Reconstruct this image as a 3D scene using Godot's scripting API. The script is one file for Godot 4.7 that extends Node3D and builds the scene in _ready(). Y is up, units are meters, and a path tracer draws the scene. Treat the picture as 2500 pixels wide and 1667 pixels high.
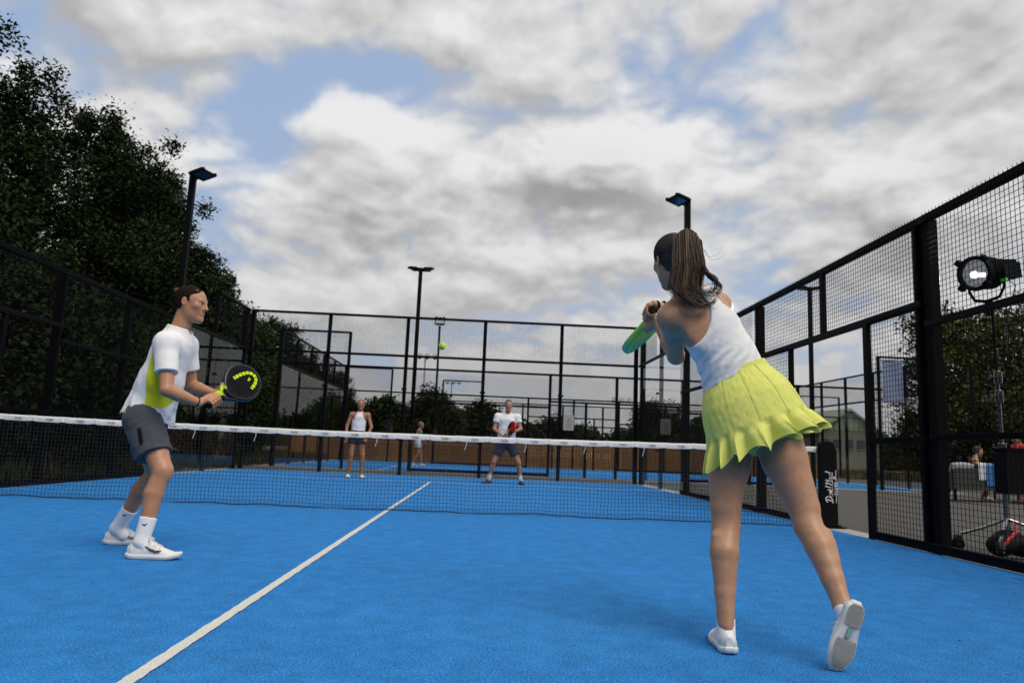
extends Node3D
# A padel court seen from inside, with players, a glass and wire cage, trees, and a broken cloud sky.

var M := {}
var taken := {}
var unit_box: ArrayMesh

func _ready():
	# ---------------------------------------------------------------- camera
	var cam := Camera3D.new()
	cam.name = "camera"
	add_child(cam)
	cam.position = Vector3(1.0391, 0.7446, 8.4810)
	cam.basis = Basis.from_euler(Vector3(0.147877, -0.035692, 0.040982))
	cam.fov = 50.46
	cam.near = 0.05
	cam.far = 900.0
	cam.current = true
	# a 25 mm lens at f/5, focused on the person in the yellow skirt
	var lens := CameraAttributesPhysical.new()
	lens.frustum_focal_length = 25.466
	lens.frustum_near = 0.05
	lens.frustum_far = 900.0
	lens.frustum_focus_distance = 3.2
	lens.exposure_aperture = 5.0
	cam.attributes = lens
	# ---------------------------------------------------------------- sky, sun, exposure
	var env := Environment.new()
	env.background_mode = Environment.BG_SKY
	var sky := Sky.new()
	var pano := PanoramaSkyMaterial.new()
	pano.panorama = make_sky()
	pano.energy_multiplier = 1.0
	sky.sky_material = pano
	env.sky = sky
	env.tonemap_mode = Environment.TONE_MAPPER_LINEAR
	env.tonemap_exposure = 1.10
	env.sdfgi_enabled = true
	env.ssao_enabled = true
	env.ssil_enabled = true
	var we := WorldEnvironment.new()
	we.name = "environment"
	we.environment = env
	add_child(we)
	var sun := DirectionalLight3D.new()
	sun.name = "sun"
	add_child(sun)
	sun.light_energy = 0.76
	sun.light_color = Color(1.0, 0.965, 0.91)
	sun.light_angular_distance = 40.0
	sun.shadow_enabled = true
	sun.look_at_from_position(Vector3(0.45, 1.05, 0.62) * 30.0, Vector3.ZERO, Vector3.UP)
	# ---------------------------------------------------------------- the place
	make_materials()
	build_ground()
	build_court()
	build_net()
	build_far_court()
	build_surroundings()
	build_trees()
	build_masts()
	build_equipment()
	build_people()

# ================================================================= helpers
func lin(r: float, g: float, b: float) -> Color:
	return Color(r, g, b).linear_to_srgb()

func numbered(called: String) -> String:
	var k: int = taken.get(called, 0)
	taken[called] = k + 1
	return called if k == 0 else "%s_%03d" % [called, k]

func thing(called: String, label: String, category: String, at := Vector3.ZERO, group := "") -> Node3D:
	var o := Node3D.new()
	o.name = numbered(called)
	add_child(o)
	o.position = at
	tag(o, label, category, group)
	return o

func tag(o: Node3D, label: String, category: String, group := ""):
	o.set_meta("label", label)
	o.set_meta("category", category)
	if group != "":
		o.set_meta("group", group)

func part(called: String, mesh: Mesh, m: Material, parent: Node, xf := Transform3D(), stuff := false) -> MeshInstance3D:
	var o := MeshInstance3D.new()
	o.name = called
	o.mesh = mesh
	if m:
		o.material_override = m
	parent.add_child(o, true)
	o.transform = xf
	if stuff:
		o.set_meta("kind", "stuff")
	return o

func setting(called: String, mesh: Mesh, m: Material) -> MeshInstance3D:
	var o := part(numbered(called), mesh, m, self)
	o.set_meta("kind", "structure")
	return o

# a beam with chamfered edges from a to b, w across, t along `up`
func beam(called: String, a: Vector3, b: Vector3, w: float, t: float, m: Material, parent: Node, up := Vector3.UP) -> MeshInstance3D:
	var f := b - a
	var l := f.length()
	f /= l
	if absf(f.dot(up)) > 0.99:
		up = Vector3.BACK
	var s := f.cross(up).normalized()
	var u := s.cross(f)
	return part(called, unit_box, m, parent, Transform3D(Basis(s * w, u * t, -f * l), (a + b) * 0.5))

class Mb:
	var v := PackedVector3Array()
	var n := PackedVector3Array()
	var c := PackedColorArray()
	var i := PackedInt32Array()
	var col := Color(1, 1, 1)
	func quad(a: Vector3, b: Vector3, d: Vector3, e: Vector3):
		# corners counter-clockwise when looked at from the front
		var nn := (b - a).cross(e - a)
		if nn.length_squared() < 1e-16:
			nn = (d - a).cross(e - a)
		nn = nn.normalized()
		var k := v.size()
		for q in [a, b, d, e]:
			v.append(q); n.append(nn); c.append(col)
		for q in [0, 2, 1, 0, 3, 2]:
			i.append(k + q)
	func tri(a: Vector3, b: Vector3, d: Vector3):
		var nn := (b - a).cross(d - a).normalized()
		var k := v.size()
		for q in [a, b, d]:
			v.append(q); n.append(nn); c.append(col)
		for q in [0, 2, 1]:
			i.append(k + q)
	func box(ctr: Vector3, size: Vector3, bs := Basis()):
		var x := bs.x * size.x * 0.5
		var y := bs.y * size.y * 0.5
		var z := bs.z * size.z * 0.5
		for q in [[x, y, z], [y, z, x], [z, x, y]]:
			var f: Vector3 = q[0]; var g: Vector3 = q[1]; var h: Vector3 = q[2]
			quad(ctr + f - g - h, ctr + f + g - h, ctr + f + g + h, ctr + f - g + h)
			quad(ctr - f - g - h, ctr - f - g + h, ctr - f + g + h, ctr - f + g - h)
	func grid(pts: Array, closed := false, flip := false):
		# rows of points -> smooth surface
		var rows := pts.size()
		var cols: int = pts[0].size()
		var k := v.size()
		for r in rows:
			for q in cols:
				var p: Vector3 = pts[r][q]
				var ql: int = (q - 1 + cols) % cols if closed else maxi(q - 1, 0)
				var qr: int = (q + 1) % cols if closed else mini(q + 1, cols - 1)
				var e: Vector3 = pts[r][qr] - pts[r][ql]
				var f: Vector3 = pts[mini(r + 1, rows - 1)][q] - pts[maxi(r - 1, 0)][q]
				var nn := e.cross(f)
				if flip:
					nn = -nn
				v.append(p); n.append(nn.normalized() if nn.length_squared() > 1e-18 else Vector3.UP); c.append(col)
		for r in rows - 1:
			for q in (cols if closed else cols - 1):
				var a: int = k + r * cols + q
				var b: int = k + r * cols + (q + 1) % cols
				var d: int = b + cols
				var e: int = a + cols
				if flip:
					for w in [a, b, d, a, d, e]: i.append(w)
				else:
					for w in [a, d, b, a, e, d]: i.append(w)
	func tube(path: Array, rad, sides := 6, caps := true, flat := 1.0, flatdir := Vector3.UP):
		var rows := []
		var np := path.size()
		var prev := Vector3.ZERO
		for r in np:
			var f: Vector3 = (path[mini(r + 1, np - 1)] - path[maxi(r - 1, 0)]).normalized()
			var up := flatdir if absf(f.dot(flatdir)) < 0.97 else Vector3.BACK
			var s: Vector3
			if prev == Vector3.ZERO:
				s = f.cross(up).normalized()
			else:
				s = (prev - f * prev.dot(f)).normalized()
			prev = s
			var u := s.cross(f)
			var ra: float = rad[r] if rad is Array else rad
			var row := []
			for q in sides:
				var t := TAU * q / sides
				row.append(path[r] + s * cos(t) * ra + u * sin(t) * ra * flat)
			rows.append(row)
		grid(rows, true)
		if caps:
			for q in range(1, sides - 1):
				tri(rows[0][0], rows[0][q], rows[0][q + 1])
				tri(rows[np - 1][0], rows[np - 1][q + 1], rows[np - 1][q])
	func lathe(prof: Array, sides := 24):
		# [z, radius] pairs turned about the z axis, first and last closed
		var rows := []
		for q in prof:
			var row := []
			for k in sides:
				row.append(Vector3(cos(TAU * k / sides) * q[1], sin(TAU * k / sides) * q[1], q[0]))
			rows.append(row)
		for r in rows.size() - 1:
			grid([rows[r], rows[r + 1]], true, false)
		for q in range(1, sides - 1):
			var l := rows.size() - 1
			tri(rows[0][0], rows[0][q + 1], rows[0][q])
			tri(rows[l][0], rows[l][q], rows[l][q + 1])
	func wire(a: Vector3, b: Vector3, r: float):
		# four-sided open bar, 8 triangles
		var f := (b - a).normalized()
		var up := Vector3.UP if absf(f.y) < 0.9 else Vector3.BACK
		var s := f.cross(up).normalized() * r
		var u := s.normalized().cross(f) * r
		quad(a + s - u, b + s - u, b + s + u, a + s + u)
		quad(a + s + u, b + s + u, b - s + u, a - s + u)
		quad(a - s + u, b - s + u, b - s - u, a - s - u)
		quad(a - s - u, b - s - u, b + s - u, a + s - u)
	func ribbon(path: Array, w: float, nrm: Vector3):
		for k in path.size() - 1:
			var f: Vector3 = (path[k + 1] - path[k]).normalized()
			var s := nrm.cross(f) * w * 0.5
			quad(path[k] - f * w * .3 - s, path[k + 1] + f * w * .3 - s, path[k + 1] + f * w * .3 + s, path[k] - f * w * .3 + s)
	func xform(t: Transform3D, from := 0):
		for k in range(from, v.size()):
			v[k] = t * v[k]
			n[k] = (t.basis * n[k]).normalized()
	func done() -> ArrayMesh:
		var a := []
		a.resize(Mesh.ARRAY_MAX)
		a[Mesh.ARRAY_VERTEX] = v
		a[Mesh.ARRAY_NORMAL] = n
		a[Mesh.ARRAY_COLOR] = c
		a[Mesh.ARRAY_INDEX] = i
		var m := ArrayMesh.new()
		m.add_surface_from_arrays(Mesh.PRIMITIVE_TRIANGLES, a)
		return m

# a signed distance grid, filled with smoothly joined tapered capsules and meshed as surface nets
class Field:
	var o: Vector3
	var h: float
	var nx: int
	var ny: int
	var nz: int
	var d := PackedFloat32Array()
	func _init(lo: Vector3, hi: Vector3, hh: float):
		o = lo; h = hh
		nx = int((hi.x - lo.x) / h) + 2
		ny = int((hi.y - lo.y) / h) + 2
		nz = int((hi.z - lo.z) / h) + 2
		d.resize(nx * ny * nz)
		d.fill(1.0)
	func rng(lo: Vector3, hi: Vector3) -> Array:
		var a := (lo - o) / h
		var b := (hi - o) / h
		return [clampi(int(a.x), 0, nx - 1), clampi(int(b.x) + 1, 0, nx - 1), clampi(int(a.y), 0, ny - 1), clampi(int(b.y) + 1, 0, ny - 1), clampi(int(a.z), 0, nz - 1), clampi(int(b.z) + 1, 0, nz - 1)]
	func cone(a: Vector3, b: Vector3, ra: float, rb: float, k := 0.02, n := Vector3.ZERO, s := 1.0, flat := 0, grow := 0.0):
		ra += grow; rb += grow
		var ab := b - a
		var u := ab.normalized()
		var len := ab.length()
		var f := 1.0 - 1.0 / s
		ab -= n * (ab.dot(n) * f)
		var l2 := maxf(ab.length_squared(), 1e-9)
		var m := maxf(ra, rb) * maxf(s, 1.0) + k + h * 2.0
		var q := rng(a.min(b) - Vector3(m, m, m), a.max(b) + Vector3(m, m, m))
		for z in range(q[4], q[5] + 1):
			for y in range(q[2], q[3] + 1):
				var id: int = (z * ny + y) * nx + q[0]
				var P := o + Vector3(q[0], y, z) * h - a
				for x in range(q[0], q[1] + 1):
					var Q := P
					if s != 1.0:
						Q = P - n * (P.dot(n) * f)
					var t := clampf(Q.dot(ab) / l2, 0.0, 1.0)
					var e := (Q - ab * t).length() - (ra + (rb - ra) * t)
					if flat & 1:
						e = maxf(e, -P.dot(u))
					if flat & 2:
						e = maxf(e, P.dot(u) - len)
					var c := d[id]
					var g := maxf(k - absf(c - e), 0.0)
					d[id] = minf(c, e) - (g * g / (4.0 * k) if k > 0.0 else 0.0)
					id += 1
					P.x += h
	func ell(ctr: Vector3, bs: Basis, r: Vector3, k := 0.01, sub := false):
		var m := maxf(r.x, maxf(r.y, r.z)) + k + 2.0 * h
		var q := rng(ctr - Vector3(m, m, m), ctr + Vector3(m, m, m))
		var bt := bs.transposed()
		var r2 := r * r
		for z in range(q[4], q[5] + 1):
			for y in range(q[2], q[3] + 1):
				var id: int = (z * ny + y) * nx + q[0]
				for x in range(q[0], q[1] + 1):
					var P := bt * (o + Vector3(x, y, z) * h - ctr)
					var k0 := (P / r).length()
					var k1 := (P / r2).length()
					var e := k0 * (k0 - 1.0) / maxf(k1, 1e-6)
					var c := d[id]
					if sub:
						e = -e
						var g := maxf(k - absf(c - e), 0.0)
						d[id] = maxf(c, e) + g * g / (4.0 * k)
					else:
						var g := maxf(k - absf(c - e), 0.0)
						d[id] = minf(c, e) - g * g / (4.0 * k)
					id += 1
	func shape(fn: Callable, band := 0.06):
		# fn(P, d) -> new d, called near the surface only
		var id := 0
		for z in nz:
			for y in ny:
				for x in nx:
					var e := d[id]
					if absf(e) < band:
						d[id] = fn.call(o + Vector3(x, y, z) * h, e)
					id += 1
	func cut(p: Vector3, n: Vector3):
		var id := 0
		var c0 := (o - p).dot(n)
		var sx := n.x * h
		for z in nz:
			for y in ny:
				var q := c0 + (n.y * y + n.z * z) * h
				for x in nx:
					if d[id] < q:
						d[id] = q
					id += 1
					q += sx
	func mesh_into(mb: Mb, colfn = null):
		var sx := 1
		var sy := nx
		var sz := nx * ny
		var off := [0, sx, sy, sx + sy, sz, sx + sz, sy + sz, sx + sy + sz]
		var vid := PackedInt32Array()
		vid.resize(nx * ny * nz)
		vid.fill(-1)
		var lim := 6.0 * h
		var cx := [0, 1, 0, 1, 0, 1, 0, 1]
		var cy := [0, 0, 1, 1, 0, 0, 1, 1]
		var cz := [0, 0, 0, 0, 1, 1, 1, 1]
		var edges := [[0, 1], [2, 3], [4, 5], [6, 7], [0, 2], [1, 3], [4, 6], [5, 7], [0, 4], [1, 5], [2, 6], [3, 7]]
		var base := mb.v.size()
		for z in nz - 1:
			for y in ny - 1:
				var id := (z * ny + y) * nx
				for x in nx - 1:
					var d0 := d[id]
					if d0 < lim and d0 > -lim:
						var mask := 0
						var val := [0.0, 0.0, 0.0, 0.0, 0.0, 0.0, 0.0, 0.0]
						for k in 8:
							var e := d[id + off[k]]
							val[k] = e
							if e < 0.0:
								mask |= 1 << k
						if mask != 0 and mask != 255:
							var s := Vector3.ZERO
							var c := 0
							for ed in edges:
								var a: int = ed[0]
								var b: int = ed[1]
								var va: float = val[a]
								var vb: float = val[b]
								if (va < 0.0) != (vb < 0.0):
									var t := va / (va - vb)
									s += Vector3(cx[a] + (cx[b] - cx[a]) * t, cy[a] + (cy[b] - cy[a]) * t, cz[a] + (cz[b] - cz[a]) * t)
									c += 1
							s /= c
							var P := o + (Vector3(x, y, z) + s) * h
							var g := Vector3(val[1] + val[3] + val[5] + val[7] - val[0] - val[2] - val[4] - val[6], val[2] + val[3] + val[6] + val[7] - val[0] - val[1] - val[4] - val[5], val[4] + val[5] + val[6] + val[7] - val[0] - val[1] - val[2] - val[3])
							vid[id] = mb.v.size()
							mb.v.append(P)
							mb.n.append(g.normalized())
							mb.c.append(colfn.call(P) if colfn != null else mb.col)
					id += 1
		for z in range(1, nz - 1):
			for y in range(1, ny - 1):
				var id := (z * ny + y) * nx + 1
				for x in range(1, nx - 1):
					if vid[id] >= 0 or vid[id - sx] >= 0 or vid[id - sy] >= 0 or vid[id - sz] >= 0:
						var a := d[id] < 0.0
						if a != (d[id + sx] < 0.0):
							face(mb, vid[id], vid[id - sy], vid[id - sy - sz], vid[id - sz], a)
						if a != (d[id + sy] < 0.0):
							face(mb, vid[id], vid[id - sz], vid[id - sz - sx], vid[id - sx], a)
						if a != (d[id + sz] < 0.0):
							face(mb, vid[id], vid[id - sx], vid[id - sx - sy], vid[id - sy], a)
					id += 1
	func face(mb: Mb, a: int, b: int, c: int, e: int, flip: bool):
		if a < 0 or b < 0 or c < 0 or e < 0:
			return
		var l := [a, c, b, a, e, c] if flip else [a, b, c, a, c, e]
		for q in l:
			mb.i.append(q)

func fbm(seed_: int, freq: float, oct := 4, gain := 0.5) -> FastNoiseLite:
	var n := FastNoiseLite.new()
	n.seed = seed_
	n.noise_type = FastNoiseLite.TYPE_SIMPLEX_SMOOTH
	n.frequency = freq
	n.fractal_type = FastNoiseLite.FRACTAL_FBM
	n.fractal_octaves = oct
	n.fractal_gain = gain
	return n

func ramp_tex(c0: Color, c1: Color, freq: float, seed_: int, oct := 4, size := 512, normal := 0.0) -> NoiseTexture2D:
	var t := NoiseTexture2D.new()
	t.width = size
	t.height = size
	t.seamless = true
	t.noise = fbm(seed_, freq, oct, 0.6)
	if normal > 0.0:
		t.as_normal_map = true
		t.bump_strength = normal
	else:
		var g := Gradient.new()
		g.set_color(0, c0)
		g.set_color(1, c1)
		t.color_ramp = g
	return t

func plain(c: Color, rough := 0.7, metal := 0.0) -> StandardMaterial3D:
	var m := StandardMaterial3D.new()
	m.albedo_color = c
	m.roughness = rough
	m.metallic = metal
	return m

func grained(c0: Color, c1: Color, freq: float, scale: float, seed_: int, rough := 0.8, bump := 0.0, bumpfreq := 0.1) -> StandardMaterial3D:
	var m := StandardMaterial3D.new()
	m.albedo_texture = ramp_tex(c0, c1, freq, seed_)
	m.uv1_triplanar = true
	m.uv1_world_triplanar = true
	m.uv1_scale = Vector3.ONE * scale
	m.roughness = rough
	if bump > 0.0:
		m.normal_enabled = true
		m.normal_texture = ramp_tex(c0, c1, bumpfreq, seed_ + 7, 4, 512, bump)
	return m

# ================================================================= sky
var sky_fbm: FastNoiseLite
var sky_puff: FastNoiseLite
var sky_warp: FastNoiseLite
# heaps (+) and gaps (-) of the cloud cover: azimuth, elevation, half widths, strength, all in degrees
const HEAPS := [[-37, 25.5, 4.5, 2.6, -1.0], [-18.6, 24.2, 4.2, 2.7, -1.15], [-11.0, 27.6, 5.4, 1.15, -1.0], [-15.5, 26.2, 2.6, 1.3, -.6], [-17.6, 21.2, 1.8, 1.8, -.6], [-24, 21.0, 4.0, 1.2, -.35], [-22.5, 15.0, 3.0, 2.6, -.45],
	[9.5, 30.6, 5.0, 3.4, -.40], [15.0, 28.2, 5.6, 2.0, -.36], [21.5, 30.4, 4.6, 2.2, -.34], [25.6, 24.4, 4.2, 1.2, -.55], [21.5, 25.8, 3.2, 1.2, -.30], [3.5, 26.3, 4.5, 1.1, -.32], [19.5, 13.8, 5.0, 1.5, -.45], [9.5, 26.6, 4, 1.2, -.25], [10.0, 25.0, 3.2, .7, -.25], [-1.0, 11.0, 6, 1.0, -.25],
	[-26, 28.5, 7.0, 2.6, .5], [-4.5, 31.0, 8.0, 1.8, .6], [-13.0, 19.6, 4.0, 1.9, .55], [-8.0, 19.0, 4.6, 2.6, .6], [-3.0, 18.0, 4.0, 2.2, .4], [-11, 23.0, 4.5, 1.2, .4], [5.0, 21.4, 4.2, 1.9, .55], [11, 22.0, 5.0, 1.8, .6], [18, 20.0, 5.0, 2.4, .5], [33, 27, 6, 4, .45], [7, 16, 9, 2.2, .35], [-8, 12, 12, 2.2, .35], [32, 18, 7, 4, .45], [-29, 18, 6, 4, .3]]

func cloud(azd: float, eld: float, full: bool) -> float:
	var az := deg_to_rad(azd)
	var el := deg_to_rad(eld)
	var k := cos(el) / (maxf(sin(el), 0.0) + 0.25)
	var px := sin(az) * k
	var pz := -cos(az) * k
	var wx := sky_warp.get_noise_2d(px * 1.6, pz * 1.6)
	var wz := sky_warp.get_noise_2d(px * 1.6 + 31.0, pz * 1.6 + 17.0)
	var c := 0.44 + 0.66 * sky_fbm.get_noise_2d(px * 2.3 + wx * .16, pz * 2.3 + wz * .16)
	c += 0.40 * (0.35 - sky_puff.get_noise_2d(px * 4.4 + wx * .16, pz * 4.4 + wz * .16))
	if full:
		for q in HEAPS:
			var u: float = (azd - q[0] + wx * 3.2) / q[2]
			var v: float = (eld - q[1] + wz * 1.7) / q[3]
			var r2 := u * u + v * v
			if r2 < 5.0:
				c += q[4] * exp(-r2) * (.78 if q[4] < 0.0 else .8)
	return c

func sky_color(azd: float, eld: float, full: bool) -> Color:
	var c := cloud(azd, eld, full)
	var a := smoothstep(-0.16, 0.52, c)
	var above := cloud(azd + 0.6, eld + 1.5, full)
	var far := cloud(azd + 1.2, eld + 3.4, full)
	# towards the open sky above a heap is bright, under its belly grey
	var lit := clampf(0.5 + (c - above) * 0.75 + (c - far) * 0.42, 0.0, 1.0)
	var belly := smoothstep(0.45, 1.5, c * .4 + above * .3 + far * .5)
	var g := 0.475 + 0.34 * lit - 0.18 * belly * (1.0 - lit * .6)
	var low := exp(-maxf(eld - 6.0, 0.0) / 6.0)
	g = lerpf(g, 0.515 + 0.08 * (lit - .5), low)
	var blue := Color(0.295, 0.415, 0.63).lerp(Color(0.45, 0.51, 0.60), exp(-maxf(eld, 0.0) / 14.0))
	return blue.lerp(Color(g, g * .998, g * .992), clampf(a * .98 + .02, 0.0, 1.0)) * Color(.94, .94, .95)

func make_sky() -> ImageTexture:
	var W := 2048
	var H := 1024
	sky_fbm = fbm(11, 1.0, 6, 0.50)
	sky_puff = fbm(37, 1.0, 5, 0.55)
	sky_puff.fractal_type = FastNoiseLite.FRACTAL_RIDGED
	sky_warp = fbm(23, 1.0, 4, 0.5)
	var img := Image.create(W, H, false, Image.FORMAT_RGBF)
	img.fill(Color(0.12, 0.13, 0.12))
	# the whole dome in coarse steps, the part the picture looks at in full detail
	for y in range(0, 532, 8):
		var eld := (0.5 - (y + 4.0) / H) * 180.0
		for x in range(0, W, 8):
			var azd := ((x + 4.0) / W - 0.5) * 360.0
			img.fill_rect(Rect2i(x, y, 8, 8), sky_color(azd, eld, absf(azd) < 60.0))
	for y in range(304, 470):
		var eld := (0.5 - (y + .5) / H) * 180.0
		for x in range(W / 2 - 232, W / 2 + 232):
			img.set_pixel(x, y, sky_color(((x + .5) / W - 0.5) * 360.0, eld, true))
	# the panorama starts at -z: swap the halves
	var out := Image.create(W, H, false, Image.FORMAT_RGBF)
	out.blit_rect(img, Rect2i(0, 0, W / 2, H), Vector2i(W / 2, 0))
	out.blit_rect(img, Rect2i(W / 2, 0, W / 2, H), Vector2i(0, 0))
	return ImageTexture.create_from_image(out)

# ================================================================= materials
func make_materials():
	var bm := Mb.new()
	# unit bar with slightly chamfered long edges, running along z
	var e := 0.06
	var ring := [Vector2(-.5 + e, -.5), Vector2(.5 - e, -.5), Vector2(.5, -.5 + e), Vector2(.5, .5 - e), Vector2(.5 - e, .5), Vector2(-.5 + e, .5), Vector2(-.5, .5 - e), Vector2(-.5, -.5 + e)]
	for k in 8:
		var p: Vector2 = ring[k]
		var q: Vector2 = ring[(k + 1) % 8]
		bm.quad(Vector3(p.x, p.y, -.5), Vector3(q.x, q.y, -.5), Vector3(q.x, q.y, .5), Vector3(p.x, p.y, .5))
		if k > 0 and k < 7:
			bm.tri(Vector3(ring[0].x, ring[0].y, .5), Vector3(p.x, p.y, .5), Vector3(q.x, q.y, .5))
			bm.tri(Vector3(ring[0].x, ring[0].y, -.5), Vector3(q.x, q.y, -.5), Vector3(p.x, p.y, -.5))
	unit_box = bm.done()
	# the court carpet: short blue pile with sand in it
	var im := Image.create(1024, 1024, false, Image.FORMAT_RGB8)
	var nf := fbm(3, 0.20, 2)
	var nc := fbm(5, 0.012, 4)
	var rg := RandomNumberGenerator.new()
	rg.seed = 77
	for y in 1024:
		for x in 1024:
			var f := nf.get_noise_2d(x, y) * 0.55 + rg.randf_range(-.5, .5)
			var t := clampf(1.0 + f * 0.75 + nc.get_noise_2d(x, y) * 0.18, 0.3, 1.9)
			var c := Color(0.025 * t, 0.185 * t, 0.505 * t)
			if rg.randf() < 0.012:
				c = c.lerp(Color(0.42, 0.45, 0.46), 0.35)
			im.set_pixel(x, y, c.linear_to_srgb())
	var t := StandardMaterial3D.new()
	t.albedo_texture = ImageTexture.create_from_image(im)
	t.uv1_triplanar = true
	t.uv1_world_triplanar = true
	t.uv1_scale = Vector3.ONE * 0.42
	t.roughness = 0.95
	t.metallic_specular = 0.25
	t.vertex_color_use_as_albedo = true
	t.normal_enabled = true
	t.normal_texture = ramp_tex(Color.BLACK, Color.WHITE, 0.45, 61, 2, 512, 2.5)
	M.turf = t
	M.line = grained(lin(.50, .50, .46), lin(.78, .78, .75), 0.14, 1.6, 17, 0.9, 5.0, 0.2)
	M.asphalt = grained(lin(.050, .048, .044), lin(.092, .088, .080), 0.09, 0.9, 19, 0.92, 4.0, 0.25)
	M.concrete = grained(lin(.26, .245, .215), lin(.40, .38, .34), 0.03, 0.6, 21, 0.9, 2.0, 0.15)
	M.verge = grained(lin(.030, .032, .014), lin(.10, .088, .040), 0.05, 0.35, 23, 1.0, 6.0, 0.12)
	M.black = grained(lin(.0035, .0035, .004), lin(.006, .006, .0065), 0.02, 1.5, 29, 0.5)
	M.black.metallic_specular = 0.16
	M.wire = plain(lin(.006, .006, .0065), 0.6)
	M.wire.metallic_specular = 0.15
	M.cover = grained(lin(.004, .0042, .005), lin(.007, .0075, .009), 0.02, 3.0, 31, 0.55)
	M.cover.metallic_specular = 0.2
	var g := StandardMaterial3D.new()
	g.albedo_color = Color(0.0, 0.01, 0.01, 0.14)
	g.transparency = BaseMaterial3D.TRANSPARENCY_ALPHA
	g.roughness = 0.0
	g.metallic_specular = 0.42
	M.glass = g
	M.steel = plain(lin(.30, .30, .31), 0.25, 1.0)
	M.galv = grained(lin(.20, .205, .21), lin(.32, .325, .33), 0.03, 1.2, 37, 0.5, 0.0)
	M.tape = grained(lin(.66, .66, .65), lin(.80, .80, .79), 0.03, 2.0, 41, 0.7, 3.0, 0.02)
	M.cord = plain(lin(.012, .013, .016), 0.8)
	M.print = plain(lin(.05, .05, .055), 0.7)
	M.white_print = plain(lin(.80, .80, .80), 0.6)
	M.wood = grained(lin(.16, .075, .022), lin(.32, .17, .055), 0.03, 0.9, 43, 0.85, 4.0, 0.05)
	M.wood_b = grained(lin(.12, .058, .019), lin(.25, .13, .045), 0.03, 1.1, 47, 0.85, 4.0, 0.05)
	M.bark = grained(lin(.025, .020, .015), lin(.07, .056, .042), 0.06, 1.0, 53, 0.95, 6.0, 0.1)
	var lf := StandardMaterial3D.new()
	lf.vertex_color_use_as_albedo = true
	lf.roughness = 0.8
	lf.metallic_specular = 0.2
	lf.backlight_enabled = true
	lf.backlight = Color(0.22, 0.24, 0.10)
	M.leaf = lf
	var vc := StandardMaterial3D.new()
	vc.vertex_color_use_as_albedo = true
	vc.roughness = 0.6
	vc.metallic_specular = 0.25
	M.dyed = vc

# ================================================================= ground
func sheet(x0: float, x1: float, z0: float, z1: float, y: float, thick := 0.12, step := 0.0, seed_ := 0) -> ArrayMesh:
	var b := Mb.new()
	if step <= 0.0:
		b.box(Vector3((x0 + x1) * .5, y - thick * .5, (z0 + z1) * .5), Vector3(x1 - x0, thick, z1 - z0))
		return b.done()
	var ns := fbm(seed_, 0.55, 4)
	var nx := int((x1 - x0) / step)
	var nz := int((z1 - z0) / step)
	var rows := []
	for j in nz + 1:
		var row := []
		for i in nx + 1:
			row.append(Vector3(lerpf(x0, x1, i / float(nx)), y, lerpf(z0, z1, j / float(nz))))
		rows.append(row)
	b.grid(rows, false, true)
	for k in b.v.size():
		var p := b.v[k]
		# patches where more sand lies in the pile
		var s := clampf(ns.get_noise_2d(p.x * 1.6, p.z * 1.6) * 0.8, 0.0, 1.0)
		var w := 1.0 + ns.get_noise_2d(p.x * 0.35 + 40.0, p.z * 0.35) * 0.08
		b.c[k] = Color(w * (1.0 + 1.1 * s), w * (1.0 + 0.16 * s), w * (1.0 + 0.02 * s))
		b.n[k] = Vector3.UP
	return b.done()

func build_ground():
	setting("ground", sheet(-220, 220, -320, 120, -0.02, 0.5), M.verge)
	setting("asphalt_path", sheet(-5.6, 40, -13.0, 15, -0.012, 0.1), M.asphalt)
	setting("paved_strip", sheet(-7.0, 24, -26.2, -13.0, -0.012, 0.1), M.asphalt)
	setting("court_kerb", sheet(-5.32, 5.32, -10.32, 10.32, -0.006, 0.1), M.concrete)
	setting("far_court_kerb", sheet(-5.45, 15.45, -23.55, -12.75, -0.007, 0.1), M.concrete)
	setting("court_turf", sheet(-5.02, 5.02, -10.02, 10.02, 0.0, 0.1, 0.12, 9), M.turf)
	setting("far_court_turf", sheet(-5.02, 15.02, -23.12, -13.08, 0.0, 0.1, 0.5, 10), M.turf)
	line_mark(Vector3(0, 0, -6.975), Vector3(0, 0, 6.975), 0.05)
	line_mark(Vector3(-5, 0, -6.95), Vector3(5, 0, -6.95), 0.05)
	line_mark(Vector3(-5, 0, 6.95), Vector3(5, 0, 6.95), 0.05)
	line_mark(Vector3(-1.95, 0, -18.1), Vector3(11.95, 0, -18.1), 0.05)
	line_mark(Vector3(-1.95, 0, -23.1), Vector3(-1.95, 0, -13.1), 0.05)
	line_mark(Vector3(11.95, 0, -23.1), Vector3(11.95, 0, -13.1), 0.05)

func line_mark(a: Vector3, b: Vector3, w: float):
	var m := Mb.new()
	var f := (b - a).normalized()
	var s := f.cross(Vector3.UP)
	var ns := fbm(71, 9.0, 3)
	var n := int(a.distance_to(b) / 0.03)
	var rows := []
	for k in n + 1:
		var p := a.lerp(b, k / float(n)) + Vector3.UP * 0.0045
		rows.append([p - s * (w * .5 + ns.get_noise_2d(k * .03, 1.0) * .005), p + s * (w * .5 + ns.get_noise_2d(k * .03, 8.0) * .005)])
	m.grid(rows)
	for k in m.v.size():
		m.n[k] = Vector3.UP
	var o := setting("court_line", m.done(), M.line)
	o.name = numbered("line_marking")

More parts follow.
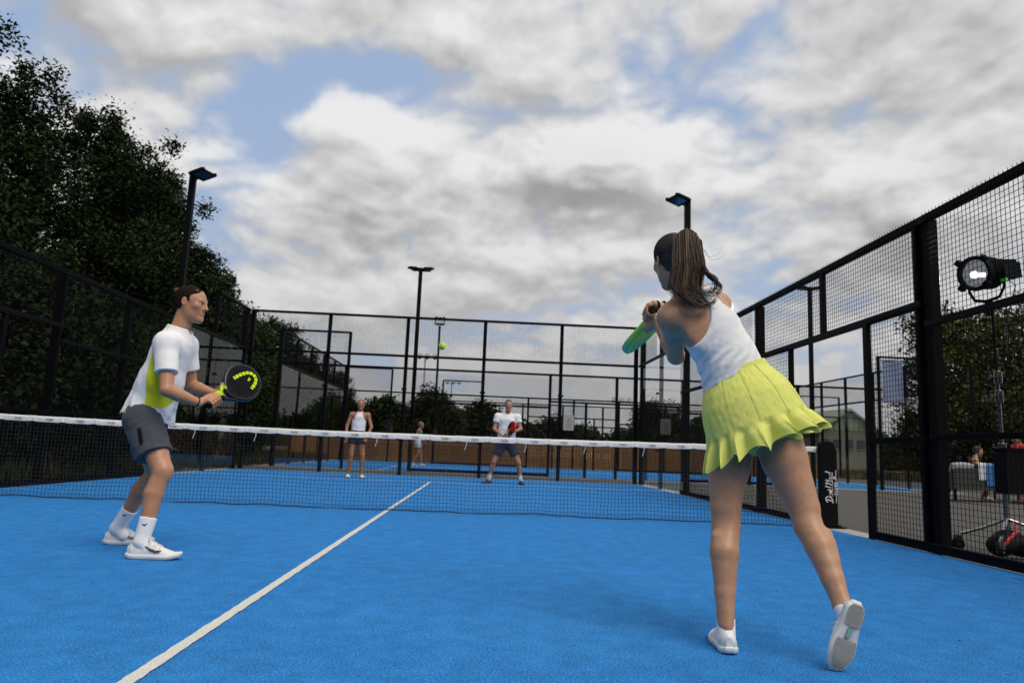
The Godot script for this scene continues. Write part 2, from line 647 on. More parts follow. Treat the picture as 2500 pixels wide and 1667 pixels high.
# ================================================================= the cage
func wire_mesh(a: Vector3, b: Vector3, y0: float, y1: float, cell := 0.05, r := 0.0018) -> ArrayMesh:
	var m := Mb.new()
	var l := a.distance_to(b)
	var n := int(l / cell)
	for k in n + 1:
		var p := a.lerp(b, (k + .5) / (n + 1))
		m.wire(Vector3(p.x, y0, p.z), Vector3(p.x, y1, p.z), r)
	var q := int((y1 - y0) / cell)
	var f := (b - a).normalized()
	var s := f.cross(Vector3.UP) * r * 1.6
	for k in q + 1:
		var y := y0 + (k + .5) * (y1 - y0) / (q + 1)
		m.wire(Vector3(a.x, y, a.z) + s, Vector3(b.x, y, b.z) + s, r)
	return m.done()

func mesh_panel(parent: Node, a: Vector3, b: Vector3, y0: float, y1: float, cell := 0.05):
	part("wire_mesh", wire_mesh(a, b, y0, y1, cell), M.wire, parent, Transform3D(), true)

func pane(parent: Node, a: Vector3, b: Vector3, y0: float, y1: float):
	var f := (b - a).normalized() * 0.012
	var m := Mb.new()
	var c := (a + b) * .5
	var bs := Basis(f.normalized(), Vector3.UP, f.normalized().cross(Vector3.UP))
	var hx := bs.x * (a.distance_to(b) * .5 - .012)
	m.quad(Vector3(c.x, y0, c.z) - hx, Vector3(c.x, y0, c.z) + hx, Vector3(c.x, y1, c.z) + hx, Vector3(c.x, y1, c.z) - hx)
	part("glass_pane", m.done(), M.glass, parent)

func post(parent: Node, x: float, z: float, y0: float, y1: float, w := 0.10, dz := 0.0):
	beam("post", Vector3(x, y0, z), Vector3(x, y1, z), w, dz if dz > 0.0 else w, M.black, parent)

func rail(parent: Node, a: Vector3, b: Vector3, t := 0.06, w := 0.05):
	beam("rail", a, b, w, t, M.black, parent)

func clips(parent: Node, x: float, z: float, along: Vector3, inward: Vector3):
	for y in [0.85, 2.15]:
		beam("glass_clip", Vector3(x, y, z) - along * .07 + inward * .012, Vector3(x, y, z) + along * .07 + inward * .012, .03, .05, M.black, parent)

func side_fence(s: float, label: String):
	var t := thing("side_fence", label, "fence", Vector3.ZERO, "fences along the long sides of the court")
	var X := 5.03 * s
	var P := 5.11 * s
	for z in [-9.95]:
		post(t, P, z, 0, 4.0, .12)
	post(t, P, -8, 0, 4.0, .08)
	for z in [-4.0, -2.0, 4.0, 8.0]:
		post(t, P, z, 0, 3.0, .10)
	beam("post", Vector3(5.10 * s, 0, 2.12), Vector3(5.10 * s, 3.0, 2.12), .10, .15, M.black, t)
	# glass corner
	for z in [-10.0, -8.0]:
		pane(t, Vector3(X, 0, z), Vector3(X, 0, z + 2.0), 0.01, 2.98)
	clips(t, X, -8.0, Vector3.BACK, Vector3(-s, 0, 0))
	rail(t, Vector3(X, 3.0, -10), Vector3(X, 3.0, -6), .06, .05)
	rail(t, Vector3(X, 4.0, -10), Vector3(X, 4.0, -7.96), .06, .05)
	mesh_panel(t, Vector3(X - .03 * s, 0, -9.95), Vector3(X - .03 * s, 0, -8.0), 3.03, 4.01)
	# wire part
	var xi := X - 0.031 * s
	rail(t, Vector3(X, 0.045, -6), Vector3(X, 0.045, -0.72), .08, .05)
	rail(t, Vector3(X, 0.045, 1.10), Vector3(X, 0.045, 9.9), .08, .05)
	rail(t, Vector3(X, 3.0, -5.95), Vector3(X, 3.0, 9.9), .075, .05)
	for q in [[-6.0, -4.0], [-4.0, -2.0], [2.16, 4.0], [4.0, 6.0], [6.0, 8.0], [8.0, 9.9]]:
		rail(t, Vector3(X, 2.02, q[0]), Vector3(X, 2.02, q[1]), .06, .048)
		rail(t, Vector3(X, 1.0, q[0]), Vector3(X, 1.0, q[1]), .05, .048)
		mesh_panel(t, Vector3(xi, 0, q[0] + .02), Vector3(xi, 0, q[1] - .02), 2.05, 3.052)
		mesh_panel(t, Vector3(xi, 0, q[0] + .02), Vector3(xi, 0, q[1] - .02), 0.05, 2.0)
	# either side of the way in by the net
	rail(t, Vector3(X, 2.22, -2.0), Vector3(X, 2.22, 2.1), .075, .05)
	mesh_panel(t, Vector3(xi, 0, -1.97), Vector3(xi, 0, 0.14), 2.26, 3.052)
	mesh_panel(t, Vector3(xi, 0, 0.18), Vector3(xi, 0, 2.1), 2.26, 3.052)
	beam("post", Vector3(X, 2.25, 0.16), Vector3(X, 2.97, 0.16), .05, .09, M.black, t)
	beam("post", Vector3(X, 0, -0.76), Vector3(X, 2.19, -0.76), .05, .07, M.black, t)
	beam("post", Vector3(X, 0, 1.12), Vector3(X, 2.19, 1.12), .05, .09, M.black, t)
	rail(t, Vector3(X, 0.98, 1.16), Vector3(X, 0.98, 2.09), .06, .046)
	mesh_panel(t, Vector3(xi, 0, 1.15), Vector3(xi, 0, 2.1), 0.05, 2.22)
	mesh_panel(t, Vector3(xi, 0, -1.97), Vector3(xi, 0, -0.76), 0.05, 2.22)
	beam("rail", Vector3(X, 1.0, -1.95), Vector3(X, 1.0, -0.8), .046, .05, M.black, t)
	# frame upright beside the thick post
	beam("post", Vector3(X, 0.05, 2.04), Vector3(X, 2.97, 2.04), .045, .05, M.black, t)
	beam("post", Vector3(X, 0.05, -1.93), Vector3(X, 2.97, -1.93), .045, .05, M.black, t)

func build_court():
	var t := thing("back_wall", "black framed glass back wall of the near court, wire mesh on top", "glass wall")
	var Z := -10.03
	for x in [-3.0, -1.0, 1.0, 3.0]:
		post(t, x, Z - .08, 0, 4.0, .085)
		clips(t, x, Z, Vector3.RIGHT, Vector3.BACK)
	post(t, -4.96, Z - .08, 0, 4.0, .10)
	post(t, 4.96, Z - .08, 0, 4.0, .10)
	rail(t, Vector3(-5, 4.0, Z), Vector3(5, 4.0, Z), .06, .05)
	rail(t, Vector3(-5, 3.0, Z), Vector3(5, 3.0, Z), .06, .05)
	for k in 5:
		var x := -5.0 + 2.0 * k
		pane(t, Vector3(x, 0, Z), Vector3(x + 2.0, 0, Z), .01, 2.98)
		mesh_panel(t, Vector3(x + .02, 0, Z + .03), Vector3(x + 1.98, 0, Z + .03), 3.03, 4.01)
	side_fence(1.0, "black wire side fence with the open way in, beside the film lamp")
	side_fence(-1.0, "black wire side fence in front of the dark trees")

func build_far_court():
	# the next court lies crosswise behind: x -5 .. 15, z -23.1 .. -13.1
	for s in [0, 1]:
		var Z: float = [-13.06, -23.14][s]
		var out: float = [0.08, -0.08][s]
		var t := thing("far_court_fence", ["long wire fence of the crosswise court, between paved strip and turf", "long wire fence of the crosswise court, in front of the timber fence"][s], "fence", Vector3.ZERO, "fences of the crosswise court")
		for k in 11:
			var x := -5.0 + 2.0 * k
			if k == 2 or k == 8:
				continue  # the masts stand here
			var corner := k < 2 or k > 8
			post(t, x, Z + out, 0, 4.0 if corner else 3.0, .12 if k == 0 or k == 10 else .08)
		for e in [[-5.0, -3.0, 4.0], [13.0, 15.0, 4.0], [-5.0, 15.0, 3.0]]:
			rail(t, Vector3(e[0], e[2], Z), Vector3(e[1], e[2], Z), .06, .05)
		for e in [[-1.0, 3.0], [7.0, 11.0]]:
			rail(t, Vector3(e[0], 2.02, Z), Vector3(e[1], 2.02, Z), .055, .045)
			rail(t, Vector3(e[0], .05, Z), Vector3(e[1], .05, Z), .08, .045)
		rail(t, Vector3(3.0, 2.2, Z), Vector3(7.0, 2.2, Z), .055, .045)
		for x in [4.1, 5.9]:
			post(t, x, Z, 0, 2.2, .07)
		post(t, 5.0, Z, 2.2, 3.0, .05)
		for x in [-5.0, -3.0, 11.0, 13.0]:
			pane(t, Vector3(x, 0, Z), Vector3(x + 2, 0, Z), .01, 2.98)
		for x in [-5.0, 13.0]:
			mesh_panel(t, Vector3(x, 0, Z), Vector3(x + 2, 0, Z), 3.02, 4.0)
		for x in [-1.0, 1.0, 7.0, 9.0]:
			mesh_panel(t, Vector3(x, 0, Z), Vector3(x + 2, 0, Z), .05, 3.02)
		mesh_panel(t, Vector3(3, 0, Z), Vector3(7, 0, Z), 2.2, 3.02)
		mesh_panel(t, Vector3(3, 0, Z), Vector3(4.1, 0, Z), .05, 2.2)
		mesh_panel(t, Vector3(5.9, 0, Z), Vector3(7, 0, Z), .05, 2.2)
	for s in [0, 1]:
		var X: float = [-5.0, 15.0][s]
		var t := thing("far_end_wall", ["glass end wall of the crosswise court, close to the trees", "glass end wall of the crosswise court, beside the blue panel"][s], "glass wall", Vector3.ZERO, "end walls of the crosswise court")
		for k in range(1, 5):
			post(t, X + [-.08, .08][s], -13.1 - 2.0 * k, 0, 4.0, .085)
		rail(t, Vector3(X, 4, -23.1), Vector3(X, 4, -13.1), .06, .05)
		rail(t, Vector3(X, 3, -23.1), Vector3(X, 3, -13.1), .06, .05)
		for k in 5:
			pane(t, Vector3(X, 0, -13.1 - 2 * k), Vector3(X, 0, -15.1 - 2 * k), .01, 2.98)
			mesh_panel(t, Vector3(X, 0, -13.1 - 2 * k), Vector3(X, 0, -15.1 - 2 * k), 3.02, 4.0)
	# frames of two more courts beyond
	for q in [[-1.0, 19.0, -27.5, "third court, beyond the timber fence"], [18.0, 38.0, -16.0, "court to the side, beyond the blue panel"]]:
		var t := thing("distant_court_fence", "black wire fence of the " + str(q[3]), "fence", Vector3.ZERO, "fences of the courts beyond")
		for k in 11:
			post(t, q[0] + 2.0 * k, q[2], 0, 4.0 if k < 2 or k > 8 else 3.0, .08)
		for e in [[0.0, 2.0, 4.0], [18.0, 20.0, 4.0], [0.0, 20.0, 3.0], [4.0, 16.0, 2.0]]:
			rail(t, Vector3(q[0] + e[0], e[2], q[2] + .05), Vector3(q[0] + e[1], e[2], q[2] + .05), .06, .05)
		for k in range(2, 8):
			mesh_panel(t, Vector3(q[0] + 2.0 * k, 0, q[2] + .05), Vector3(q[0] + 2.0 * k + 2, 0, q[2] + .05), .05, 3.0)

# ================================================================= net
func script_strokes() -> Array:
	var out := []
	var circ := func(cx, cy, rx, ry, a0, a1):
		var l := []
		for k in 11:
			var a: float = lerpf(a0, a1, k / 10.0)
			l.append(Vector2(cx + cos(a) * rx, cy + sin(a) * ry))
		return l
	out.append([Vector2(.22, .92), Vector2(.12, .06)])
	out.append([Vector2(-.12, .78), Vector2(.02, .95), Vector2(.3, 1.0), Vector2(.55, .86), Vector2(.64, .58), Vector2(.56, .28), Vector2(.34, .06), Vector2(.05, .0), Vector2(-.08, .07)])
	out.append(circ.call(.86, .25, .15, .22, .6, TAU + .3)); out.append([Vector2(1.02, .46), Vector2(1.0, .1), Vector2(1.07, .03)])
	out.append([Vector2(1.14, .46), Vector2(1.24, .04), Vector2(1.38, .46)])
	out.append([Vector2(1.48, .44), Vector2(1.48, .06), Vector2(1.54, .03)]); out.append([Vector2(1.5, .62), Vector2(1.51, .68)])
	out.append(circ.call(1.72, .25, .15, .22, .6, TAU + .3)); out.append([Vector2(1.89, 1.0), Vector2(1.87, .1), Vector2(1.93, .03)])
	out.append([Vector2(2.18, .80), Vector2(2.3, .97), Vector2(2.42, .9), Vector2(2.34, .5), Vector2(2.2, .1), Vector2(2.1, .02), Vector2(2.3, .08), Vector2(2.52, .0), Vector2(2.66, .06)])
	out.append([Vector2(2.62, .2), Vector2(2.78, .8), Vector2(2.72, 1.0), Vector2(2.64, .8), Vector2(2.66, .2), Vector2(2.74, .04)])
	out.append(circ.call(2.96, .25, .14, .22, 0, TAU))
	out.append([Vector2(3.16, .46), Vector2(3.2, .1), Vector2(3.34, .08), Vector2(3.44, .46)]); out.append([Vector2(3.44, .46), Vector2(3.38, -.2), Vector2(3.26, -.38), Vector2(3.12, -.3), Vector2(3.3, -.05), Vector2(3.5, .1)])
	out.append(circ.call(3.66, .25, .15, .22, .6, TAU + .3)); out.append([Vector2(3.83, 1.0), Vector2(3.81, .1), Vector2(3.88, .03)])
	for l in out:
		for k in l.size():
			l[k].x += l[k].y * .18
	return out

func script_into(m: Mb, at: Vector3, right: Vector3, up: Vector3, height: float, weight := 0.13):
	var nrm := right.cross(up)
	for l in script_strokes():
		var p := []
		for q in l:
			p.append(at + right * ((q.x - 1.95) * height) + up * ((q.y - .4) * height))
		m.ribbon(p, weight * height, nrm)

func build_net():
	var t := thing("court_net", "black cord net with white printed top tape across the court", "net")
	var top := func(x): return 0.872 + 0.048 * pow(absf(x) / 5.0, 2.0)
	var ns := fbm(91, 0.9, 3)
	var m := Mb.new()
	var nx := 238
	var ny := 19
	# cords follow a slightly slack sheet
	var pt := func(i: int, j: int):
		var x: float = -5.0 + 10.0 * i / nx
		var hh: float = top.call(x) - .05
		var v: float = j / float(ny)
		var slack := sin(v * PI) * 1.0
		return Vector3(x + ns.get_noise_2d(x * 1.5, v * 2.0) * .02 * slack, hh * v + .012 + ns.get_noise_2d(x, v * 3.0 + 9.0) * .014 * (1.0 - v) + ns.get_noise_2d(x * 1.2, 77.0) * .02 * (1.0 - v), ns.get_noise_2d(x * .8, v * 1.5 + 30.0) * .05 * slack)
	for i in nx + 1:
		for j in ny:
			m.wire(pt.call(i, j), pt.call(i, j + 1), .00165)
	for j in range(1, ny + 1):
		for i in nx:
			m.wire(pt.call(i, j), pt.call(i + 1, j), .00165)
	part("net_cords", m.done(), M.cord, t, Transform3D(), true)
	var lo := []
	for i in nx + 1:
		lo.append(pt.call(i, 0))
	m = Mb.new()
	m.tube(lo, .006, 5)
	part("bottom_cord", m.done(), M.cord, t)
	# tape, gathered a little at every tie
	m = Mb.new()
	var tie := 0.345
	var front := []
	var rows := []
	for k in 9:
		rows.append([])
	var N := 600
	for i in N + 1:
		var x := -4.98 + 9.96 * i / N
		var ph := fposmod(x + 5.0 + 0.1, tie) / tie
		var near := exp(-pow(minf(ph, 1.0 - ph) * tie / .035, 2.0))
		var hh: float = top.call(x) + ns.get_noise_2d(x * 1.3, 4.0) * .004
		var w := .062 - near * .007
		var f := ns.get_noise_2d(x * 9.0, 2.0) * .004 + near * .006 * sin(x * 260.0)
		# cross-section: front bottom -> top -> back bottom
		var sec := [Vector2(.006 + f * 1.5, -w), Vector2(.009 + f, -w * .66), Vector2(.008 - near * .005, -w * .33), Vector2(.0075, -.006), Vector2(0, .002), Vector2(-.0075, -.006), Vector2(-.008, -w * .4), Vector2(-.008 + f, -w), Vector2(-.006 + f, -w)]
		for k in 9:
			rows[k].append(Vector3(x, hh + sec[k].y + near * .004 * k / 8.0, sec[k].x))
	m.grid(rows, false, true)
	var tp := part("top_tape", m.done(), M.tape, t)
	m = Mb.new()
	var x0 := -4.98 - 0.1 + tie * .5
	while x0 < 4.9:
		script_into(m, Vector3(x0, top.call(x0) - .031, .0135), Vector3.RIGHT, Vector3.UP, .021, .10)
		m.box(Vector3(x0, top.call(x0) - .052, .0135), Vector3(.022, .0025, .0004))
		x0 += tie
	part("tape_print", m.done(), M.print, tp)
	for x in [-2.24, -1.55, .86, 1.55, 2.24, 2.93, -.17]:
		m = Mb.new()
		var y: float = top.call(x) - .058
		m.tube([Vector3(x, y, .012), Vector3(x + .006, y - .03, .015), Vector3(x - .008, y - .075, .012), Vector3(x - .014, y - .10, .012)], .0035, 5)
		part("tie_string", m.done(), M.tape, t)
	for s in [-1.0, 1.0]:
		var p := thing("net_post", ["slim black net post on the tree side of the court", "slim black net post with white lettering, in the way in"][int(s > 0)], "net post", Vector3(5.11 * s, 0, 0.02), "net posts")
		m = Mb.new()
		# box pillar with bevelled outer top corner
		var prof := [Vector2(-.10, 0), Vector2(.085, 0), Vector2(.085, .88), Vector2(.05, .965), Vector2(.03, .985), Vector2(-.085, .985), Vector2(-.10, .965)]
		for k in prof.size():
			var a: Vector2 = prof[k]
			var b: Vector2 = prof[(k + 1) % prof.size()]
			m.quad(Vector3(a.x * s, a.y, .05 * s), Vector3(a.x * s, a.y, -.05 * s), Vector3(b.x * s, b.y, -.05 * s), Vector3(b.x * s, b.y, .05 * s))
			if k > 0 and k < prof.size() - 1:
				for zz in [.05, -.05]:
					var q := [Vector3(prof[0].x * s, prof[0].y, zz), Vector3(a.x * s, a.y, zz), Vector3(b.x * s, b.y, zz)]
					if (zz > 0) == (s > 0):
						m.tri(q[0], q[1], q[2])
					else:
						m.tri(q[0], q[2], q[1])
		part("pillar", m.done(), M.cover, p)
		part("foot_plate", unit_box, M.black, p, Transform3D(Basis.from_scale(Vector3(.32, .012, .14)), Vector3(.03 * s, .008, 0)))
		m = Mb.new()
		m.tube([Vector3(.13 * s, .012, 0), Vector3(.13 * s, .03, 0)], .018, 8)
		part("bolt", m.done(), M.black, p)
		m = Mb.new()
		script_into(m, Vector3(-.005, .46, .0515), Vector3.UP, Vector3.LEFT, .087, .12)
		for yy in [[.285, .365], [.53, .66]]:
			m.box(Vector3(.068, (yy[0] + yy[1]) * .5, .0512), Vector3(.006, yy[1] - yy[0], .001))
		part("lettering", m.done(), M.white_print, p)
		var tm := TextMesh.new()
		tm.text = "CLUBS"
		tm.font = sans()
		tm.font_size = 64
		tm.pixel_size = .00078
		tm.depth = .0006
		part("small_lettering", tm, M.white_print, p, Transform3D(Basis(Vector3.UP, Vector3.LEFT, Vector3.BACK), Vector3(.068, .448, .0512)))
		beam("net_bracket", Vector3(-.13 * s, .90, .0), Vector3(-.09 * s, .90, .0), .02, .05, M.steel, p)

func sans() -> SystemFont:
	var f := SystemFont.new()
	f.font_names = PackedStringArray(["Droid Sans"])
	f.font_weight = 700
	return f

# ================================================================= surroundings
func build_surroundings():
	# timber fence behind the crosswise court: boards on rails between posts
	var t := thing("timber_fence", "low brown fence of upright timber boards behind the crosswise court", "fence")
	var rg := RandomNumberGenerator.new()
	rg.seed = 4
	var x := -7.6
	while x < 16.5:
		beam("fence_post", Vector3(x, -.02, -25.1), Vector3(x, 1.16, -25.1), .10, .10, M.wood_b, t)
		for y in [.28, .86]:
			beam("fence_rail", Vector3(x + .05, y, -25.12), Vector3(x + 1.85, y, -25.12), .05, .08, M.wood_b, t)
		var m := Mb.new()
		for k in 15:
			var xx := x + .07 + k * .1185
			m.box(Vector3(xx + .05, .57 + rg.randf_range(-.006, .006), -25.075 + rg.randf_range(-.004, .004)), Vector3(.104, 1.12, .02))
		part("board", m.done(), M.wood if rg.randf() < .6 else M.wood_b, t, Transform3D(), true)
		x += 1.9
	# the sports hall
	var hall := thing("sports_hall", "hall with shallow green roof, gable towards the courts", "building", Vector3(43.8, 0, -75))
	var wallm := grained(lin(.10, .105, .09), lin(.16, .165, .14), .03, .3, 81, .9)
	var roofm := grained(lin(.13, .165, .11), lin(.20, .235, .165), .02, .2, 83, .6)
	var b := Mb.new()
	var w := 3.6
	var e := 4.5
	var rd := 7.0
	b.box(Vector3(0, e * .5, -12), Vector3(w * 2, e, 24))
	b.tri(Vector3(-w, e, .0), Vector3(w, e, .0), Vector3(0, rd, .0))
	part("wall", b.done(), wallm, hall)
	for s in [-1.0, 1.0]:
		b = Mb.new()
		var f := Vector3(w + .6, -(rd - e) * (w + .6) / w, 0)
		f.x *= s
		b.quad(Vector3(0, rd + .1, .6), Vector3(0, rd + .1, -24.5), Vector3(0, rd + .1, -24.5) + f, Vector3(0, rd + .1, .6) + f)
		b.quad(Vector3(0, rd - .15, .6), Vector3(0, rd - .15, -24.5), Vector3(0, rd - .15, -24.5) + f, Vector3(0, rd - .15, .6) + f)
		b.quad(Vector3(0, rd + .1, .6), Vector3(0, rd + .1, .6) + f, Vector3(0, rd - .15, .6) + f, Vector3(0, rd - .15, .6))
		part("roof", b.done(), roofm, hall)
	var gm := plain(lin(.20, .215, .20), .7)
	b = Mb.new()
	for k in 12:
		var xx := -w + .3 + k * .6
		var hh := (rd - e) * (1.0 - absf(xx) / w)
		b.box(Vector3(xx, e + hh * .5 - .1, .03), Vector3(.5, maxf(hh - .2, .05), .05))
	part("gable_cladding", b.done(), roofm, hall, Transform3D(), true)
	for k in 5:
		var o := part("window", unit_box, plain(lin(.03, .035, .04), .1), hall, Transform3D(Basis.from_scale(Vector3(.9, 1.1, .08)), Vector3(-2.8 + k * 1.4, 2.9, .03)))
		part("frame", unit_box, gm, o, Transform3D(Basis.from_scale(Vector3(1.06, .06, 1.4)), Vector3(0, -.52, 0)))
	beam("gutter", Vector3(-w - .6, e - .12, .6), Vector3(-w - .6, e - .12, -24.5), .14, .12, gm, hall)
	var annex := thing("hall_annex", "long low green roofed wing beside the sports hall", "building", Vector3(40, 0, -88))
	b = Mb.new()
	b.box(Vector3(0, 2.3, 0), Vector3(18, 4.6, 9))
	part("wall", b.done(), wallm, annex)
	b = Mb.new()
	for s in [-1.0, 1.0]:
		b.quad(Vector3(-9.4, 7.1, 0), Vector3(9.4, 7.1, 0), Vector3(9.4, 4.65, 5.2 * s), Vector3(-9.4, 4.65, 5.2 * s))
		b.quad(Vector3(-9.4, 6.9, 0), Vector3(9.4, 6.9, 0), Vector3(9.4, 4.45, 5.2 * s), Vector3(-9.4, 4.45, 5.2 * s))
	part("roof", b.done(), roofm, annex)
	# low pale buildings far off
	for k in 3:
		var sh := thing("low_building", ["long flat pale building far behind the courts", "short flat pale building with bright front, far behind the courts", "small flat grey store far behind the courts"][k], "building", Vector3([9.3, 14.2, 4.4][k], 0, [-78, -76, -80][k]), "far low buildings")
		var bw: float = [5.6, 3.2, 2.6][k]
		b = Mb.new()
		b.box(Vector3(0, .85, 0), Vector3(bw, 1.7, 3.0))
		part("wall", b.done(), plain(lin([.36, .55, .25][k], [.36, .55, .26][k], [.33, .54, .25][k]), .8), sh)
		part("roof", unit_box, plain(lin(.30, .30, .29), .7), sh, Transform3D(Basis.from_scale(Vector3(bw + .4, .18, 3.4)), Vector3(0, 1.79, 0)))
		for q in 3:
			part("window", unit_box, plain(lin(.03, .035, .04), .2), sh, Transform3D(Basis.from_scale(Vector3(.6, .6, .06)), Vector3(bw * (-.3 + q * .3), 1.0, 1.5)))
	# notice on the crosswise court's fence
	var sg := thing("notice_board", "pale grey notice with a triangle mark on the wire fence", "sign", Vector3(3.58, 1.60, -12.985))
	part("panel", unit_box, plain(lin(.36, .37, .36), .6), sg, Transform3D(Basis.from_scale(Vector3(.315, .46, .012)), Vector3.ZERO))
	b = Mb.new()
	for q in [[Vector3(-.05, .02, 0), Vector3(0, .12, 0)], [Vector3(0, .12, 0), Vector3(.05, .02, 0)], [Vector3(.05, .02, 0), Vector3(-.05, .02, 0)]]:
		b.ribbon([q[0], q[1]], .012, Vector3.BACK)
	for q in 3:
		b.box(Vector3(0, -.05 - q * .04, 0), Vector3([.16, .12, .14][q], .010, .001))
	part("print", b.done(), plain(lin(.10, .105, .11), .7), sg, Transform3D(Basis(), Vector3(0, 0, .0085)))
	# plain blue panel, slightly rippled, in the corner of the crosswise court
	var bn := thing("blue_panel", "tall plain blue panel in the corner of the crosswise court", "banner", Vector3(13.42, 0, -12.97))
	b = Mb.new()
	var rows := []
	for j in 9:
		var row := []
		for i in 7:
			row.append(Vector3(-.32 + i * .107, 2.62 + j * .158, .02 * sin(i * 1.1 + j * .3)))
		rows.append(row)
	b.grid(rows)
	part("cloth", b.done(), grained(lin(.12, .16, .29), lin(.17, .22, .35), .02, 1.0, 87, .7), bn)
	for y in [2.62, 3.885]:
		beam("batten", Vector3(-.33, y, -.02), Vector3(.33, y, -.02), .03, .03, M.black, bn)

# ================================================================= trees
func leaf_clump(seed_: int, leaf: float, spread: float, count: int) -> ArrayMesh:
	var rg := RandomNumberGenerator.new()
	rg.seed = seed_
	var m := Mb.new()
	for k in count:
		var p := Vector3(rg.randfn(), rg.randfn(), rg.randfn()) * spread * .5
		var f := Vector3(rg.randfn(), rg.randfn() * .7, rg.randfn()).normalized()
		var u := Vector3(rg.randfn() * .8, 1.0 + rg.randfn() * .5, rg.randfn() * .8).normalized()
		var s := f.cross(u).normalized()
		u = s.cross(f)
		var l := leaf * rg.randf_range(.7, 1.25)
		var w := l * rg.randf_range(.42, .62)
		m.col = Color(1, 1, 1) * rg.randf_range(.75, 1.25)
		m.quad(p, p + f * l * .5 + s * w * .5 + u * w * .12, p + f * l - u * l * .1, p + f * l * .5 - s * w * .5 + u * w * .12)
	return m.done()

func tree(called: String, label: String, group: String, at: Vector3, H: float, R: float, seed_: int, clumps: int, leaf: float, tint: Color, low := 0.15, shoots := 6, open := 0.0):
	var t := thing(called, label, "tree", at, group)
	var rg := RandomNumberGenerator.new()
	rg.seed = seed_
	var m := Mb.new()
	var lean := Vector3(rg.randfn() * .05, 1, rg.randfn() * .05) * H
	var path := []
	var rad := []
	for k in 9:
		var f := k / 8.0
		path.append(lean * f * .82 + Vector3(sin(f * 5.0 + seed_) * .12, 0, cos(f * 4.0 + seed_) * .12) * f + Vector3.DOWN * .05 * (1.0 - f))
		rad.append(lerpf(.022 * H, .005 * H, f) + (.012 * H if k == 0 else 0.0))
	m.tube(path, rad, 8)
	# lobes carried by limbs
	var lobes := []
	var nl := 12 + int(H * 1.5)
	for k in nl:
		var f := lerpf(low + .12, .93, (k + rg.randf() * .8) / nl)
		var prof := sin(clampf((f - low) / (1.0 - low), 0.05, 1.0) * PI * .80 + .42)
		var a := k * 2.4 + rg.randf() * .9
		var r := R * prof * rg.randf_range(.45, .88)
		var c := Vector3(cos(a) * r, H * f, sin(a) * r)
		var s := R * rg.randf_range(.32, .52) * (0.55 + .5 * prof)
		lobes.append([c, s])
		var st: Vector3 = lean * f * .68
		m.tube([st, st.lerp(c, .5) + Vector3.UP * .12 * r, c], [.007 * H * (1.1 - f * .7), .005 * H * (1.1 - f * .7), .0015 * H], 5)
	for k in nl:
		var q: Array = lobes[k]
		for e in 4:
			var d := Vector3(rg.randfn(), rg.randfn() * .7 + .5, rg.randfn()).normalized()
			lobes.append([q[0] + d * q[1] * rg.randf_range(.8, 1.15), q[1] * rg.randf_range(.28, .45)])
	for k in shoots:
		var a := rg.randf() * TAU
		var r := R * rg.randf_range(.1, .75)
		lobes.append([Vector3(cos(a) * r, H * rg.randf_range(.86, 1.0), sin(a) * r), R * rg.randf_range(.09, .16)])
	part("trunk", m.done(), M.bark, t)
	var mm := MultiMesh.new()
	mm.transform_format = MultiMesh.TRANSFORM_3D
	mm.use_colors = true
	mm.mesh = leaf_clump(seed_ + 5, leaf, leaf * 2.1, 11)
	var tot := 0.0
	for l in lobes:
		tot += pow(l[1], 2.2)
	var xf := []
	for l in lobes:
		var n := int(clumps * pow(l[1], 2.2) / tot) + 12
		for k in n:
			var d := Vector3(rg.randfn(), rg.randfn(), rg.randfn()).normalized()
			var r: float = l[1] * pow(rg.randf(), .48) * (1.0 + .22 * rg.randfn() * .5)
			var p: Vector3 = l[0] + d * r * Vector3(1, .82, 1)
			if p.y < .12:
				p.y = .12 + rg.randf() * .3
			if open > 0.0 and rg.randf() < open * r / l[1]:
				continue
			xf.append([p, d])
	mm.instance_count = xf.size()
	for k in xf.size():
		var q: Array = xf[k]
		var s := rg.randf_range(.75, 1.3)
		var bs := Basis.from_euler(Vector3(rg.randf_range(-.7, .7), rg.randf() * TAU, rg.randf_range(-.7, .7))).scaled(Vector3.ONE * s)
		mm.set_instance_transform(k, Transform3D(bs, q[0]))
		var w := rg.randf_range(.62, 1.35)
		var y := rg.randf()
		var c := Color(tint.r * w, tint.g * w, tint.b * w)
		if y < .06:
			c = Color(tint.r * 2.0, tint.g * 1.5, tint.b * 1.0)
		mm.set_instance_color(k, c)
	var o := MultiMeshInstance3D.new()
	o.name = "crown"
	o.set_meta("kind", "stuff")
	o.multimesh = mm
	o.material_override = M.leaf
	t.add_child(o, true)

